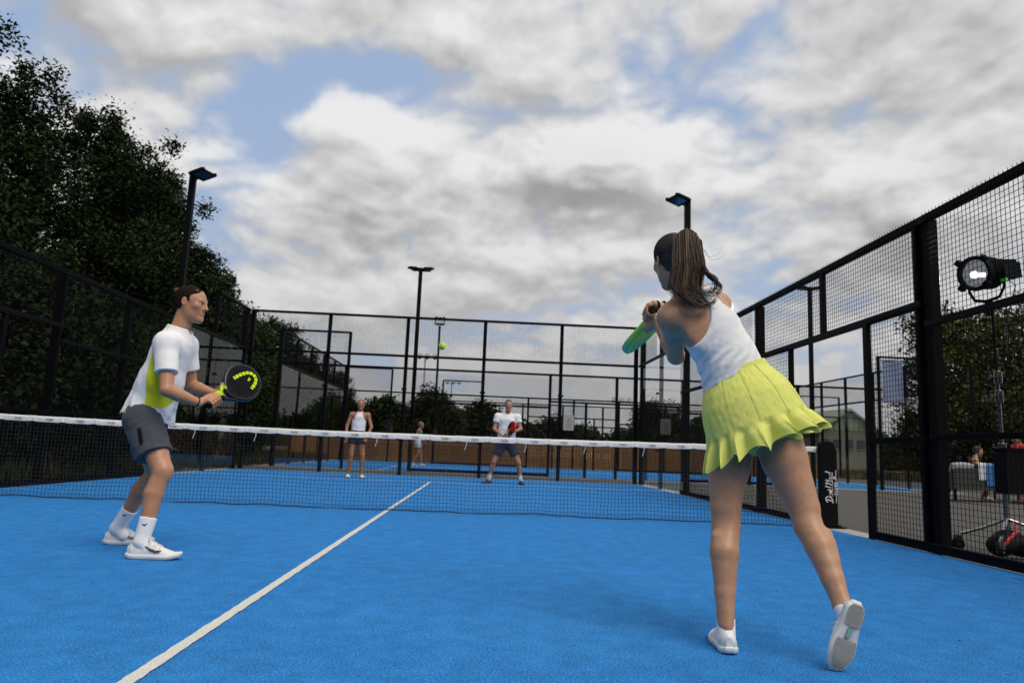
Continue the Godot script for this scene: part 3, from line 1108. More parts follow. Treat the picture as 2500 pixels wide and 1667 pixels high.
func build_trees():
	var dark := Color(.020, .034, .012)
	var g := "trees along the side of the court"
	var L := [[-10.6, -2.6, 7.8, 2.9, "tall dense tree behind the wire fence, beside the near end of the row"], [-12.0, -8.0, 9.9, 2.8, "tallest dense dark tree, with long upright shoots on top"], [-10.5, -12.2, 9.9, 2.5, "dense dark tree right behind the tree side floodlight"],
		[-10.3, -15.6, 9.1, 2.25, "dark round tree behind the corner of the glass wall"], [-10.1, -19.6, 7.2, 1.9, "smaller dark tree above the corner of the back wall"], [-9.6, 1.4, 6.2, 2.5, "dark tree at the near end of the row, low crown against the fence"]]
	for k in L.size():
		var q: Array = L[k]
		tree("broadleaf_tree", q[4], g, Vector3(q[0], -.02, q[1]), q[2], q[3], 100 + k * 7, 8000, .115, dark, .04, 12, .15)
	var far := [[-10.4, -25.0, 6.6, 1.9, "slender tree beside the end wall of the crosswise court"], [-10.6, -30.5, 7.0, 2.1, "bushy tree past the end wall of the crosswise court"], [-10.6, -37.5, 6.0, 2.1, "tree of the row just beyond the timber fence"], [-10.4, -45.0, 5.4, 2.1, "tree of the row level with the field, beyond the timber fence"], [-12.5, -54.0, 4.0, 2.2, "low tree near the far end of the row"], [-13.0, -62.0, 3.8, 2.4, "low bushy tree next to the far end of the row"], [-13.5, -71.0, 4.0, 2.6, "farthest tree of the row, close to the wood"]]
	for k in far.size():
		var q: Array = far[k]
		tree("broadleaf_tree", q[4], g, Vector3(q[0], -.02, q[1]), q[2], q[3], 300 + k * 7, 2400, .15, dark * 1.15, .05, 8, .3)
	# undergrowth against the fence
	for k in 9:
		var z := 3.0 - k * 2.6
		tree("shrub", ["dark leafy shrub against the wire fence, first of the row", "dark leafy shrub against the wire fence, near the tall dense tree", "dark leafy shrub under the tall dense tree", "dark leafy shrub behind the fence, level with the service box", "dark leafy shrub under the tallest tree", "dark leafy shrub beside the glass corner", "dark leafy shrub behind the glass corner", "dark leafy shrub beside the paved strip", "dark leafy shrub at the corner of the crosswise court"][k],
			"undergrowth beside the court", Vector3(-7.3 - (k % 3) * .35, -.02, z), 2.7 + (k % 4) * .35, 1.5, 500 + k, 1500, .11, dark * .9, .0, 3)
	# trees beyond the timber fence
	var mid := [[-6.6, -46, 3.6, 2.2, "round dark tree just beyond the timber fence"], [-2.6, -44, 4.3, 2.0, "broad dark tree behind the walking person"], [1.0, -50, 3.7, 2.0, "low spreading tree beyond the timber fence"], [15.5, -50, 4.6, 2.6, "broad tree behind the corner of the near court"], [20.5, -54, 3.6, 2.2, "low tree beside the long green wing"]]
	for k in mid.size():
		var q: Array = mid[k]
		tree("field_tree", q[4], "trees beyond the timber fence", Vector3(q[0], -.02, q[1]), q[2], q[3], 700 + k * 3, 1500, .24, Color(.026, .038, .015), .02, 6, .2)
	var right := [[25.5, -27.0, 8.4, 3.6, "leafy tree behind the film lamp, thin top against the sky"], [30.5, -27.5, 9.6, 4.0, "tall leafy tree past the film lamp"], [23.8, -26.0, 3.8, 2.0, "low dark tree behind the blue panel"], [35.0, -25.0, 9.8, 4.2, "tall leafy tree behind the garden sofa"], [26.5, -22.5, 4.2, 2.6, "dense low tree behind the garden sofa"], [32.0, -21.0, 4.6, 2.8, "dense low tree at the edge of the lawn"]]
	for k in right.size():
		var q: Array = right[k]
		tree("garden_tree", q[4], "trees behind the garden sofa", Vector3(q[0], -.02, q[1]), q[2], q[3], 800 + k * 3, 1700, .20, Color(.046, .058, .018), .04, 10, .45)
	# trees behind the near end of the court, mirrored in the glass
	var behind := ["at the corner by the row", "next to the corner tree", "third from the corner by the row", "behind the middle of the court", "just past the middle", "level with the side fence", "level with the film lamp", "past the film lamp", "level with the garden sofa", "past the garden sofa", "outermost on the sofa side"]
	for k in 11:
		tree("hedgerow_tree", "dark tree behind the near end of the court, " + behind[k], "trees behind the near end", Vector3(-13.5 + k * 5.0, -.02, 19.5 + (k % 3) * 1.2), 7.8 + (k % 3) * .8, 3.3, 950 + k, 1300, .30, dark, .0, 4)
	# bits of leaf and crumbs blown onto the carpet
	var rd := RandomNumberGenerator.new()
	rd.seed = 57
	var cm := MultiMesh.new()
	cm.transform_format = MultiMesh.TRANSFORM_3D
	cm.use_colors = true
	var cb := Mb.new()
	cb.quad(Vector3(-.006, .001, 0), Vector3(0, .003, .003), Vector3(.007, .001, 0), Vector3(0, .003, -.003))
	cm.mesh = cb.done()
	cm.instance_count = 420
	for k in 420:
		var p := Vector3(rd.randf_range(-4.8, 4.8), .001, rd.randf_range(-8, 8))
		if k < 160:
			p = Vector3(4.9 - absf(rd.randfn()) * .6, .001, rd.randf_range(-4, 6))
		cm.set_instance_transform(k, Transform3D(Basis.from_euler(Vector3(0, rd.randf() * 6.3, 0)).scaled(Vector3.ONE * rd.randf_range(.5, 1.6)), p))
		cm.set_instance_color(k, Color(.02, .018, .015) if rd.randf() < .6 else Color(.30, .28, .22))
	var co := MultiMeshInstance3D.new()
	co.name = "leaf_litter"
	co.multimesh = cm
	co.material_override = M.leaf
	add_child(co)
	co.set_meta("kind", "stuff")
	tag(co, "tiny dark leaf bits and crumbs scattered on the blue carpet", "litter")
	# the wood on the horizon reads as one mass
	var rg := RandomNumberGenerator.new()
	rg.seed = 31
	var mm := MultiMesh.new()
	mm.transform_format = MultiMesh.TRANSFORM_3D
	mm.use_colors = true
	mm.mesh = leaf_clump(99, .55, 1.1, 12)
	mm.instance_count = 15000
	for k in 15000:
		var x := rg.randf_range(-70, 110)
		var hh := 3.3 + .7 * sin(x * .21) + .6 * sin(x * .57 + 1.0) + .4 * sin(x * 1.3)
		var z := -92.0 + rg.randf_range(-5, 4)
		mm.set_instance_transform(k, Transform3D(Basis.from_euler(Vector3(rg.randf() * 6, rg.randf() * 6, rg.randf() * 6)), Vector3(x, hh * pow(rg.randf(), .6), z)))
		var w := rg.randf_range(.7, 1.3)
		mm.set_instance_color(k, Color(.022 * w, .032 * w, .016 * w))
	var o := MultiMeshInstance3D.new()
	o.name = "woodland"
	o.multimesh = mm
	o.material_override = M.leaf
	add_child(o)
	o.set_meta("kind", "stuff")
	tag(o, "dark belt of woodland along the horizon behind the courts", "woodland")
	# rough grass beyond the asphalt
	var gm := MultiMesh.new()
	gm.transform_format = MultiMesh.TRANSFORM_3D
	gm.use_colors = true
	var bl := Mb.new()
	for k in 7:
		var a := k * .9
		var d := Vector3(cos(a), 0, sin(a))
		bl.tri(d * .04 - d.cross(Vector3.UP) * .012, d * .04 + d.cross(Vector3.UP) * .012, d * .13 + Vector3.UP * (.18 + .05 * (k % 3)))
	gm.mesh = bl.done()
	gm.instance_count = 16000
	for k in 16000:
		var p := Vector3(rg.randf_range(-9.5, -5.7), -.02, rg.randf_range(-30, 6))
		if k > 4000:
			p = Vector3(rg.randf_range(-12, 60), -.02, rg.randf_range(-60, -26.5))
		if k > 11000:
			p = Vector3(rg.randf_range(24.5, 60), -.02, rg.randf_range(-26, -4))
		gm.set_instance_transform(k, Transform3D(Basis.from_euler(Vector3(0, rg.randf() * 6.3, 0)).scaled(Vector3.ONE * rg.randf_range(.7, 1.6)), p))
		var w := rg.randf_range(.6, 1.4)
		gm.set_instance_color(k, Color(.085 * w, .075 * w, .030 * w) if rg.randf() < (.6 if k > 4000 else .06) else Color(.026 * w, .036 * w, .014 * w))  # strip below the tree row kept mostly dark green, painting in its shade
	var go := MultiMeshInstance3D.new()
	go.name = "rough_grass"
	go.multimesh = gm
	go.material_override = M.leaf
	add_child(go)
	go.set_meta("kind", "stuff")
	tag(go, "dry rough grass around the courts and on the field behind", "grass")

# ================================================================= floodlights
func lamp_panel(parent: Node, at: Vector3, out: Vector3, tilt: float, w: float, lit := false):
	# flat LED head: finned housing with a glass front that looks down and along `out`
	var side := out.cross(Vector3.UP).normalized()
	var bs := Basis(side, Vector3.UP, out).rotated(side, tilt)
	var body := Mb.new()
	body.box(Vector3(0, 0, w * .55), Vector3(w, .05, w * .78))
	for k in 7:
		body.box(Vector3(-w * .42 + k * w * .14, .035, w * .55), Vector3(.012, .03, w * .7))
	for k in [-1, 1]:
		body.box(Vector3(k * w * .4, 0, w * .98), Vector3(w * .12, .06, w * .09))
	var hd := part("lamp_head", body.done(), M.black, parent, Transform3D(bs, at))
	var fm := plain(lin(.05, .08, .14), .08)
	if lit:
		fm = plain(lin(.8, .82, .82), .4)
	fm.metallic_specular = .8
	part("lens", unit_box, fm, hd, Transform3D(Basis.from_scale(Vector3(w * .84, .012, w * .55)), Vector3(0, -.03, w * .6)))
	var arm := Mb.new()
	for k in [-1, 1]:
		arm.tube([Vector3(k * .03, -.06, -.02), Vector3(k * .05, -.03, w * .1), Vector3(k * .10, .0, w * .24)], .014, 6)
	part("bracket", arm.done(), M.black, parent, Transform3D(bs, at))

func mast(label: String, at: Vector3, h: float, w: float, heads: Array, m: Material = null, rnd := false) -> Node3D:
	var t := thing("floodlight_mast", label, "floodlight", at, "floodlight masts")
	if rnd:
		var b := Mb.new()
		b.tube([Vector3.ZERO, Vector3(0, h * .5, 0), Vector3(0, h, 0)], [w * .5, w * .4, w * .28], 10)
		part("pole", b.done(), m if m else M.black, t)
	else:
		beam("pole", Vector3.ZERO, Vector3(0, h, 0), w, w, m if m else M.black, t)
	for q in heads:
		lamp_panel(t, Vector3(0, h - q[2], 0), q[0], q[1], q[3], q.size() > 4)
	return t

func build_masts():
	mast("black floodlight mast beside the film lamp side of the court", Vector3(5.13, 0, -6.0), 6.05, .115, [[Vector3(-.93, 0, .36).normalized(), .22, .06, .42]])
	mast("black floodlight mast in front of the dark trees", Vector3(-5.13, 0, -6.0), 6.05, .115, [[Vector3(.93, 0, .36).normalized(), .22, .06, .42]])
	mast("black floodlight mast with two flat heads between the courts, beside the walking person", Vector3(-1.06, 0, -13.14), 6.1, .11, [[Vector3(.9, 0, -.4).normalized(), .12, .05, .36], [Vector3(-.9, 0, -.4).normalized(), .12, .05, .36]])
	mast("black floodlight mast with two flat heads, seen through the way in", Vector3(11.0, 0, -13.14), 6.1, .11, [[Vector3(.9, 0, -.4).normalized(), .12, .05, .36], [Vector3(-.9, 0, -.4).normalized(), .12, .05, .36]])
	mast("black floodlight mast with pale oblong lamp glass, behind the tennis ball", Vector3(-1.05, 0, -23.2), 6.0, .09, [[Vector3(0, 0, 1), 1.3, .02, .44, true]])
	mast("black floodlight mast at the far side of the crosswise court", Vector3(11.0, 0, -23.2), 6.0, .09, [[Vector3(0, 0, 1), .2, .02, .4]])
	for q in [[-7.6, -95, 13.2, "tall thin pole with three round lamps, far behind the courts"], [-5.0, -125, 12.4, "tall thin pole with two lamps, farthest of the field lights"], [20.5, -95, 8.2, "thin pole with twin round lamps above the far wood"]]:
		var t := thing("field_light", q[3], "floodlight", Vector3(q[0], 0, q[1]), "field lights behind the courts")
		var b := Mb.new()
		b.tube([Vector3.ZERO, Vector3(0, q[2], 0)], [.16, .09], 8)
		part("pole", b.done(), M.galv, t)
		for k in 3:
			b = Mb.new()
			var a := -.8 + k * 1.1
			b.tube([Vector3(a, q[2] - .1, .2), Vector3(a, q[2] + .25, .55), Vector3(a, q[2] + .3, .62)], [.22, .42, .40], 10)
			part("lamp_head", b.done(), M.galv, t)
		beam("cross_arm", Vector3(-1.0, q[2], .1), Vector3(1.6, q[2], .1), .08, .08, M.galv, t)

# ================================================================= film lamp, sofa, ball
func build_equipment():
	# film lamp on a rolling stand outside the fence
	var st := thing("lamp_stand", "chrome rolling light stand with wheels, outside the wire fence", "light stand", Vector3(5.87, 0, 1.88))
	var b := Mb.new()
	b.tube([Vector3(0, .16, 0), Vector3(0, .95, 0)], .021, 12)
	part("lower_tube", b.done(), M.steel, st)
	b = Mb.new()
	b.tube([Vector3(0, .95, 0), Vector3(-.01, 1.62, 0)], .017, 12)
	part("middle_tube", b.done(), M.steel, st)
	b = Mb.new()
	b.tube([Vector3(-.01, 1.62, 0), Vector3(-.02, 2.33, 0)], .013, 10)
	part("upper_tube", b.done(), M.black, st)
	for y in [.93, 1.42, 1.60]:
		b = Mb.new()
		b.tube([Vector3(0, y - .06, 0), Vector3(0, y - .055, 0), Vector3(0, y + .055, 0), Vector3(0, y + .06, 0)], [.026, .034, .034, .026], 12)
		b.tube([Vector3(-.03, y, 0), Vector3(-.10, y + .01, .02)], [.010, .014], 8)
		b.tube([Vector3(-.10, y - .03, .02), Vector3(-.10, y + .05, .02)], [.009, .012], 8)
		part("clamp", b.done(), M.steel, st)
	part("ballast_box", unit_box, M.cover, st, Transform3D(Basis.from_scale(Vector3(.20, .38, .16)), Vector3(-.02, .72, .12)))
	part("box_lid", unit_box, M.black, st, Transform3D(Basis.from_scale(Vector3(.21, .03, .17)), Vector3(-.02, .926, .12)))
	for q in [[-.40, -.10], [-.43, .50], [.50, .20]]:
		b = Mb.new()
		var w := Vector3(q[0], .11, q[1])
		b.tube([Vector3(0, .30, 0), w * Vector3(.5, 1, .5) + Vector3.UP * .10, w + Vector3.UP * .03], .016, 8)
		part("leg", b.done(), M.steel, st)
		b = Mb.new()
		var ax := Vector3(q[1], 0, -q[0]).normalized()
		b.tube([w - ax * .018 + Vector3.DOWN * .055, w - ax * .013 + Vector3.DOWN * .055, w + ax * .013 + Vector3.DOWN * .055, w + ax * .018 + Vector3.DOWN * .055], [.044, .055, .055, .044], 16)
		var wh := part("wheel", b.done(), M.black, st)
		b = Mb.new()
		b.box(w + Vector3.UP * .0, Vector3(.05, .05, .05))
		b.tube([w - ax * .028 + Vector3.DOWN * .055, w + ax * .028 + Vector3.DOWN * .055], .016, 10)
		part("fork", b.done(), M.steel, wh)
	# weight bag over the foot
	var bag := thing("weight_bag", "black weight bag with red strap over the foot of the light stand", "bag", Vector3(5.64, 0, 2.20))
	var F := Field.new(Vector3(-.34, -.02, -.30), Vector3(.34, .40, .30), .012)
	F.ell(Vector3(-.08, .10, .02), Basis.from_euler(Vector3(0, .4, .15)), Vector3(.12, .095, .11), .04)
	F.ell(Vector3(.09, .10, .03), Basis.from_euler(Vector3(0, -.2, -.2)), Vector3(.12, .095, .11), .04)
	F.ell(Vector3(0, .185, .0), Basis(), Vector3(.10, .05, .07), .04)
	F.cut(Vector3(0, .004, 0), Vector3.DOWN)
	var mb := Mb.new()
	F.mesh_into(mb)
	part("sack", mb.done(), M.cover, bag)
	b = Mb.new()
	b.tube([Vector3(-.14, .09, .125), Vector3(-.08, .165, .125), Vector3(.0, .21, .09), Vector3(.04, .24, .05), Vector3(.05, .30, .0)], .016, 6, true, .4, Vector3.BACK)
	part("strap", b.done(), plain(lin(.42, .02, .025), .7), bag)
	# the lamp itself, turned towards the woman in the yellow skirt
	var lamp := thing("film_lamp", "round black film spotlight, lit, on the rolling stand", "film light", Vector3(5.85, 2.62, 1.82))
	var d := Vector3(-.93, -.14, .36).normalized()
	var s := d.cross(Vector3.UP).normalized()
	var u := s.cross(d)
	var bs := Basis(s, u, -d) * 1.12
	b = Mb.new()
	b.lathe([[-.125, .118], [-.165, .122], [-.170, .145], [-.155, .150], [-.12, .152], [-.10, .135], [.06, .135], [.11, .115], [.15, .06]], 32)
	var hs := part("housing", b.done(), M.black, lamp, Transform3D(bs, Vector3.ZERO))
	b = Mb.new()
	for k in 9:
		b.tube([Vector3(0, 0, .05 - k * .016), Vector3(0, 0, .056 - k * .016)], .141, 24)
	part("cooling_ring", b.done(), M.black, hs, Transform3D(), true)
	for k in 4:
		var a := PI * .25 + k * PI * .5
		b = Mb.new()
		b.box(Vector3(cos(a) * .155, sin(a) * .155, -.17), Vector3(.045, .045, .05), Basis.from_euler(Vector3(0, 0, a)))
		part("barn_door_ear", b.done(), M.black, hs)
	b = Mb.new()
	b.box(Vector3(.0, .02, .26), Vector3(.13, .14, .26))
	b.box(Vector3(.0, .10, .25), Vector3(.11, .03, .22))
	part("rear_box", b.done(), M.black, hs)
	b = Mb.new()
	b.box(Vector3(.0, .02, .395), Vector3(.11, .12, .012))
	part("red_back_plate", b.done(), plain(lin(.35, .01, .015), .4), hs)
	b = Mb.new()
	for k in [-1, 1]:
		b.tube([Vector3(k * .165, .0, .0), Vector3(k * .17, -.16, .0), Vector3(k * .12, -.25, .0), Vector3(0, -.28, 0)], .016, 6, true, .5, Vector3.BACK)
	part("yoke", b.done(), M.black, lamp, Transform3D(Basis(s, Vector3.UP, -Vector3(d.x, 0, d.z).normalized()), Vector3.ZERO))
	beam("spigot", Vector3(0, -.42, 0), Vector3(0, -.27, 0), .035, .035, M.black, lamp)
	part("tag", unit_box, plain(lin(.05, .60, .08), .6), lamp, Transform3D(Basis(s * .05, Vector3.UP * .03, d * .03), s * -.172 + Vector3(0, -.1, 0)))
	b = Mb.new()
	b.tube([d * -.30 + Vector3(0, -.05, 0), d * -.42 + Vector3(.02, -.12, 0), Vector3(.22, -.45, -.05), Vector3(.18, -.75, -.02), Vector3(.06, -.80, 0)], .006, 6)
	part("cable", b.done(), M.cord, lamp)
	# front glass, reflector and the burner that gives the light
	var em := StandardMaterial3D.new()
	em.albedo_color = Color(.9, .92, .95)
	em.emission_enabled = true
	em.emission = Color(.95, .97, 1.0)
	em.emission_energy_multiplier = 6.0
	b = Mb.new()
	b.tube([Vector3(.012, -.01, -.135), Vector3(.012, -.01, -.152)], [.030, .026], 14)
	b.tube([Vector3(-.055, -.025, -.135), Vector3(-.055, -.025, -.150)], [.021, .019], 12)
	part("burner", b.done(), em, hs)
	b = Mb.new()
	b.tube([Vector3(0, 0, -.126), Vector3(0, 0, -.130)], .116, 28)
	var rm := plain(lin(.45, .46, .47), .22, 1.0)
	rm.emission_enabled = true
	rm.emission = Color(.95, .97, 1.0)
	rm.emission_energy_multiplier = .22
	part("reflector", b.done(), rm, hs)
	b = Mb.new()
	b.tube([Vector3(0, 0, -.160), Vector3(0, 0, -.164)], .119, 28)
	part("front_glass", b.done(), M.glass, hs)
	var sp := SpotLight3D.new()
	sp.name = "beam"
	lamp.add_child(sp)
	sp.position = d * .22
	sp.look_at_from_position(lamp.position + d * .22, lamp.position + d * 3.0, Vector3.UP)
	sp.light_color = Color(1.0, .98, .95)
	sp.light_energy = 15.0
	sp.light_size = .12
	sp.spot_range = 40.0
	sp.spot_attenuation = 2.0
	sp.spot_angle = 32.0
	sp.shadow_enabled = true
	# garden sofa beyond the path
	var sofa := thing("garden_sofa", "dark grey garden sofa with pale back cushion beyond the asphalt", "sofa", Vector3(12.9, 0, -8.3))
	var dk := grained(lin(.018, .018, .019), lin(.040, .040, .042), .05, 2.0, 121, .8)
	part("back", unit_box, dk, sofa, Transform3D(Basis.from_scale(Vector3(2.1, .50, .12)), Vector3(0, .50, .34)))
	part("seat", unit_box, dk, sofa, Transform3D(Basis.from_scale(Vector3(2.06, .16, .72)), Vector3(0, .33, -.06)))
	for k in [-1, 1]:
		part("arm", unit_box, dk, sofa, Transform3D(Basis.from_scale(Vector3(.10, .40, .78)), Vector3(k * 1.06, .45, -.02)))
		for q in [-.34, .34]:
			beam("leg", Vector3(k * 1.0, 0, q), Vector3(k * 1.0, .26, q), .05, .05, M.black, sofa)
	for k in 2:
		F = Field.new(Vector3(-.32, -.26, -.14), Vector3(.32, .26, .14), .02)
		F.ell(Vector3.ZERO, Basis(), Vector3(.30, .23, .11), .02)
		F.shape(func(P, e): return maxf(maxf(absf(P.x) - .27, absf(P.y) - .21), absf(P.z) - .09) * .6 + e * .4, .3)
		mb = Mb.new()
		F.mesh_into(mb)
		part("cushion", mb.done(), grained(lin(.24, .25, .27), lin(.34, .35, .37), .03, 1.0, 123 + k, .9), sofa, Transform3D(Basis.from_euler(Vector3(.15, 0, 0)), Vector3(-.72 + k * .62, .66, .20)))
	var tb := thing("garden_table", "low dark slatted table behind the garden sofa", "table", Vector3(14.6, 0, -9.6))
	for k in 6:
		part("slat", unit_box, dk, tb, Transform3D(Basis.from_scale(Vector3(1.0, .03, .09)), Vector3(0, .44, -.28 + k * .11)))
	for q in [[-.42, -.24], [.42, -.24], [-.42, .24], [.42, .24]]:
		beam("leg", Vector3(q[0], 0, q[1]), Vector3(q[0], .43, q[1]), .05, .05, dk, tb)
	# towel hung over the sofa back
	var tw := thing("towel", "blue and white towel hung over the back of the garden sofa", "towel", Vector3(12.62, .76, -7.925))
	for k in 2:
		b = Mb.new()
		var rows := []
		for j in 12:
			var row := []
			for i in 8:
				var f := j / 11.0
				var yz := Vector2(.02 + .05 * sin(f * PI), .10) if f < .2 else Vector2(.035, .10 - (f - .2) * .62)
				if f < .2:
					yz = Vector2(lerpf(-.19, .04, f / .2), lerpf(-.02, .09, f / .2) + .02)
				row.append(Vector3((-.02 if k == 0 else -.20) + i * (.034 if k == 0 else .026), yz.y - (.0 if k == 0 else f * -.12), yz.x + .010 + .012 * sin(i * 1.3 + f * 2.0)))
			rows.append(row)
		b.grid(rows)
		part("fold", b.done(), plain(lin(.03, .12, .36), .9) if k == 0 else plain(lin(.50, .54, .58), .9), tw)
	# the ball in play
	var ball := thing("tennis_ball", "yellow green felt ball in the air above the net", "ball", Vector3(.650, 1.625, 2.1))
	var fm := grained(lin(.42, .60, .015), lin(.60, .80, .04), .06, 14.0, 131, .95, 8.0, .3)
	fm.rim_enabled = true
	fm.rim = .4
	var sm := SphereMesh.new()
	sm.radius = .0335
	sm.height = .067
	sm.radial_segments = 32
	sm.rings = 20
	part("felt", sm, fm, ball)
	b = Mb.new()
	var seam := []
	for k in 49:
		var t := TAU * k / 48.0
		var la := .60 * sin(2.0 * t)
		seam.append(Vector3(cos(t) * cos(la), sin(la), sin(t) * cos(la)).normalized() * .0333)
	b.tube(seam, .0011, 5, false)
	part("seam", b.done(), plain(lin(.62, .66, .42), .9), ball, Transform3D(Basis.from_euler(Vector3(.5, .3, .8)), Vector3.ZERO))

# ================================================================= people
func skin(c: Color) -> StandardMaterial3D:
	var m := StandardMaterial3D.new()
	m.vertex_color_use_as_albedo = true
	m.albedo_texture = ramp_tex(lin(.80, .74, .70), lin(1, 1, 1), .03, 151, 5, 256)
	m.uv1_triplanar = true
	m.uv1_scale = Vector3.ONE * 4.0
	m.roughness = .42
	m.metallic_specular = .42
	m.subsurf_scatter_enabled = true
	m.subsurf_scatter_strength = .12
	return m

func cloth(c0: Color, c1: Color, seed_: int, rough := .9) -> StandardMaterial3D:
	var m := grained(c0, c1, .08, 6.0, seed_, rough, 1.5, .35)
	m.uv1_world_triplanar = false
	m.rim_enabled = true
	m.rim = .12
	return m

func dyed_cloth(seed_: int) -> StandardMaterial3D:
	var m := cloth(lin(.93, .93, .93), lin(1, 1, 1), seed_)
	m.vertex_color_use_as_albedo = true
	return m

func put(called: String, mb: Mb, m: Material, person: Node3D, parent: Node = null) -> MeshInstance3D:
	# meshes are made where the person stands; the node sits at the feet
	return part(called, mb.done(), m, parent if parent else person, Transform3D(Basis(), Vector3.ZERO if parent else -person.position))

# a hand closed round a bar of radius r at c along ax; back is the direction from the bar to the back of the hand
func grip_hand(F: Field, wrist: Vector3, c: Vector3, ax: Vector3, back: Vector3, r: float, k := .008, s := 1.0):
	back = (back - ax * back.dot(ax)).normalized()
	var w := ax.cross(back)
	if w.dot(wrist - c) > 0.0:
		w = -w                                          # fingers leave on the side away from the wrist
	var palm := c + back * (r + .014) - w * .012
	F.cone(wrist, palm - w * .02, .024 * s, .024 * s, .015)
	F.cone(palm - ax * .026 - w * .012, palm + ax * .026 - w * .012, .019 * s, .019 * s, .012)
	F.cone(palm - ax * .030 + w * .014, palm + ax * .030 + w * .014, .015 * s, .015 * s, .012)
	for j in 4:
		var o := c + ax * (-.033 + j * .022)
		var rr := r + .009
		var q := [o + back * (rr + .004) + w * .012, o + back * rr * .75 + w * rr * .95, o - back * rr * .35 + w * rr * 1.05, o - back * rr * 1.02 + w * rr * .25, o - back * rr * .85 - w * rr * (.45 if j > 0 and j < 3 else .15)]
		for e in 4:
			F.cone(q[e], q[e + 1], (.0098 - e * .0007) * s, (.0092 - e * .0007) * s, .004)
	var th := palm + ax * .03 - w * .018
	F.cone(th, c + ax * .052 - w * (r + .012) + back * .004, .013 * s, .0105 * s, .008)
	F.cone(c + ax * .052 - w * (r + .012) + back * .004, c + ax * .062 - w * r * .3 - back * (r + .006), .0105 * s, .009 * s, .004)

# an open relaxed hand: palm and five fingers, slightly curled
func open_hand(F: Field, wrist: Vector3, dir: Vector3, palm_n: Vector3, thumb_side: Vector3, curl := .5, s := 1.0):
	dir = dir.normalized()
	palm_n = (palm_n - dir * palm_n.dot(dir)).normalized()
	var sd := (thumb_side - dir * thumb_side.dot(dir) - palm_n * thumb_side.dot(palm_n)).normalized()
	var k := wrist + dir * .085 * s
	F.cone(wrist, wrist + dir * .03 * s, .023 * s, .024 * s, .012)
	for j in [-1.0, 0.0, 1.0]:
		F.cone(wrist + dir * .025 * s + sd * j * .012 * s, k + sd * j * .026 * s, .016 * s, .0135 * s, .012)
	var ln := [.070, .080, .076, .060]
	for j in 4:
		var b: Vector3 = k + sd * (.030 - j * .020) * s
		var a := curl * (.35 + .1 * j)
		var p := b
		for e in 3:
			var d := dir * cos(a) + palm_n * sin(a) + sd * (.10 - .07 * j)
			var q: Vector3 = p + d.normalized() * ln[j] * [.45, .32, .26][e] * s
			F.cone(p, q, (.0098 - e * .0009) * s, (.0090 - e * .0009) * s, .004)
			p = q
			a += curl * .7
	var t0 := wrist + dir * .03 * s + sd * .022 * s
	var t1 := t0 + (dir * .7 + sd * .6 + palm_n * .35).normalized() * .045 * s
	F.cone(t0, t1, .0135 * s, .0105 * s, .010)
	F.cone(t1, t1 + (dir * .95 + sd * .15 + palm_n * .35).normalized() * .034 * s, .0105 * s, .0085 * s, .004)

# a head with a face: c is the middle of the skull, f looks forward, u is up
func head_into(F: Field, c: Vector3, f: Vector3, u: Vector3, s := 1.0, soft := 1.0):
	var r := f.cross(u).normalized()
	var bs := Basis(r, u, -f)
	var at := func(x, y, z): return c + (r * x + u * y + f * z) * s
	F.ell(at.call(0, .035, -.012), bs, Vector3(.076, .086, .096) * s, .02)
	F.ell(at.call(0, .005, .030), bs, Vector3(.066, .085, .066) * s, .03)
	F.ell(at.call(0, -.045, .040), bs, Vector3(.054, .062, .055) * s, .03)
	F.cone(at.call(-.030, -.075, .022), at.call(.0, -.098, .078), .024 * s, .019 * s, .03)
	F.cone(at.call(.030, -.075, .022), at.call(.0, -.098, .078), .024 * s, .019 * s, .03)
	F.cone(at.call(-.055, -.035, -.002), at.call(-.030, -.078, .030), .016 * s, .018 * s, .03)
	F.cone(at.call(.055, -.035, -.002), at.call(.030, -.078, .030), .016 * s, .018 * s, .03)
	F.cone(at.call(-.036, .026, .080), at.call(.036, .026, .080), .012 * s, .012 * s, .016)      # brow
	F.cone(at.call(0, .018, .092), at.call(0, -.022, .113), .0085 * s, .0115 * s, .012)          # nose
	F.cone(at.call(-.011, -.026, .098), at.call(.011, -.026, .098), .0085 * s, .0085 * s, .006)
	F.ell(at.call(-.031, .004, .091), bs, Vector3(.016, .010, .012) * s, .010, true)             # eye hollows
	F.ell(at.call(.031, .004, .091), bs, Vector3(.016, .010, .012) * s, .010, true)
	F.ell(at.call(-.031, .005, .080), bs, Vector3(.0125, .0105, .0105) * s, .004)
	F.ell(at.call(.031, .005, .080), bs, Vector3(.0125, .0105, .0105) * s, .004)
	F.cone(at.call(-.018, -.055, .090), at.call(.018, -.055, .090), .0075 * s, .0075 * s, .007)  # lips
	F.cone(at.call(-.016, -.066, .090), at.call(.016, -.066, .090), .0080 * s, .0080 * s, .007)
	F.ell(at.call(-.044, -.012, .060), bs, Vector3(.022, .020, .022) * s, .02)                    # cheeks
	F.ell(at.call(.044, -.012, .060), bs, Vector3(.022, .020, .022) * s, .02)
	for k in [-1.0, 1.0]:
		F.ell(at.call(k * .077, .000, -.008), bs * Basis.from_euler(Vector3(.2, k * .35, 0)), Vector3(.008, .031, .019) * s, .006)
		F.ell(at.call(k * .086, .004, -.004), bs, Vector3(.006, .018, .009) * s, .004, true)

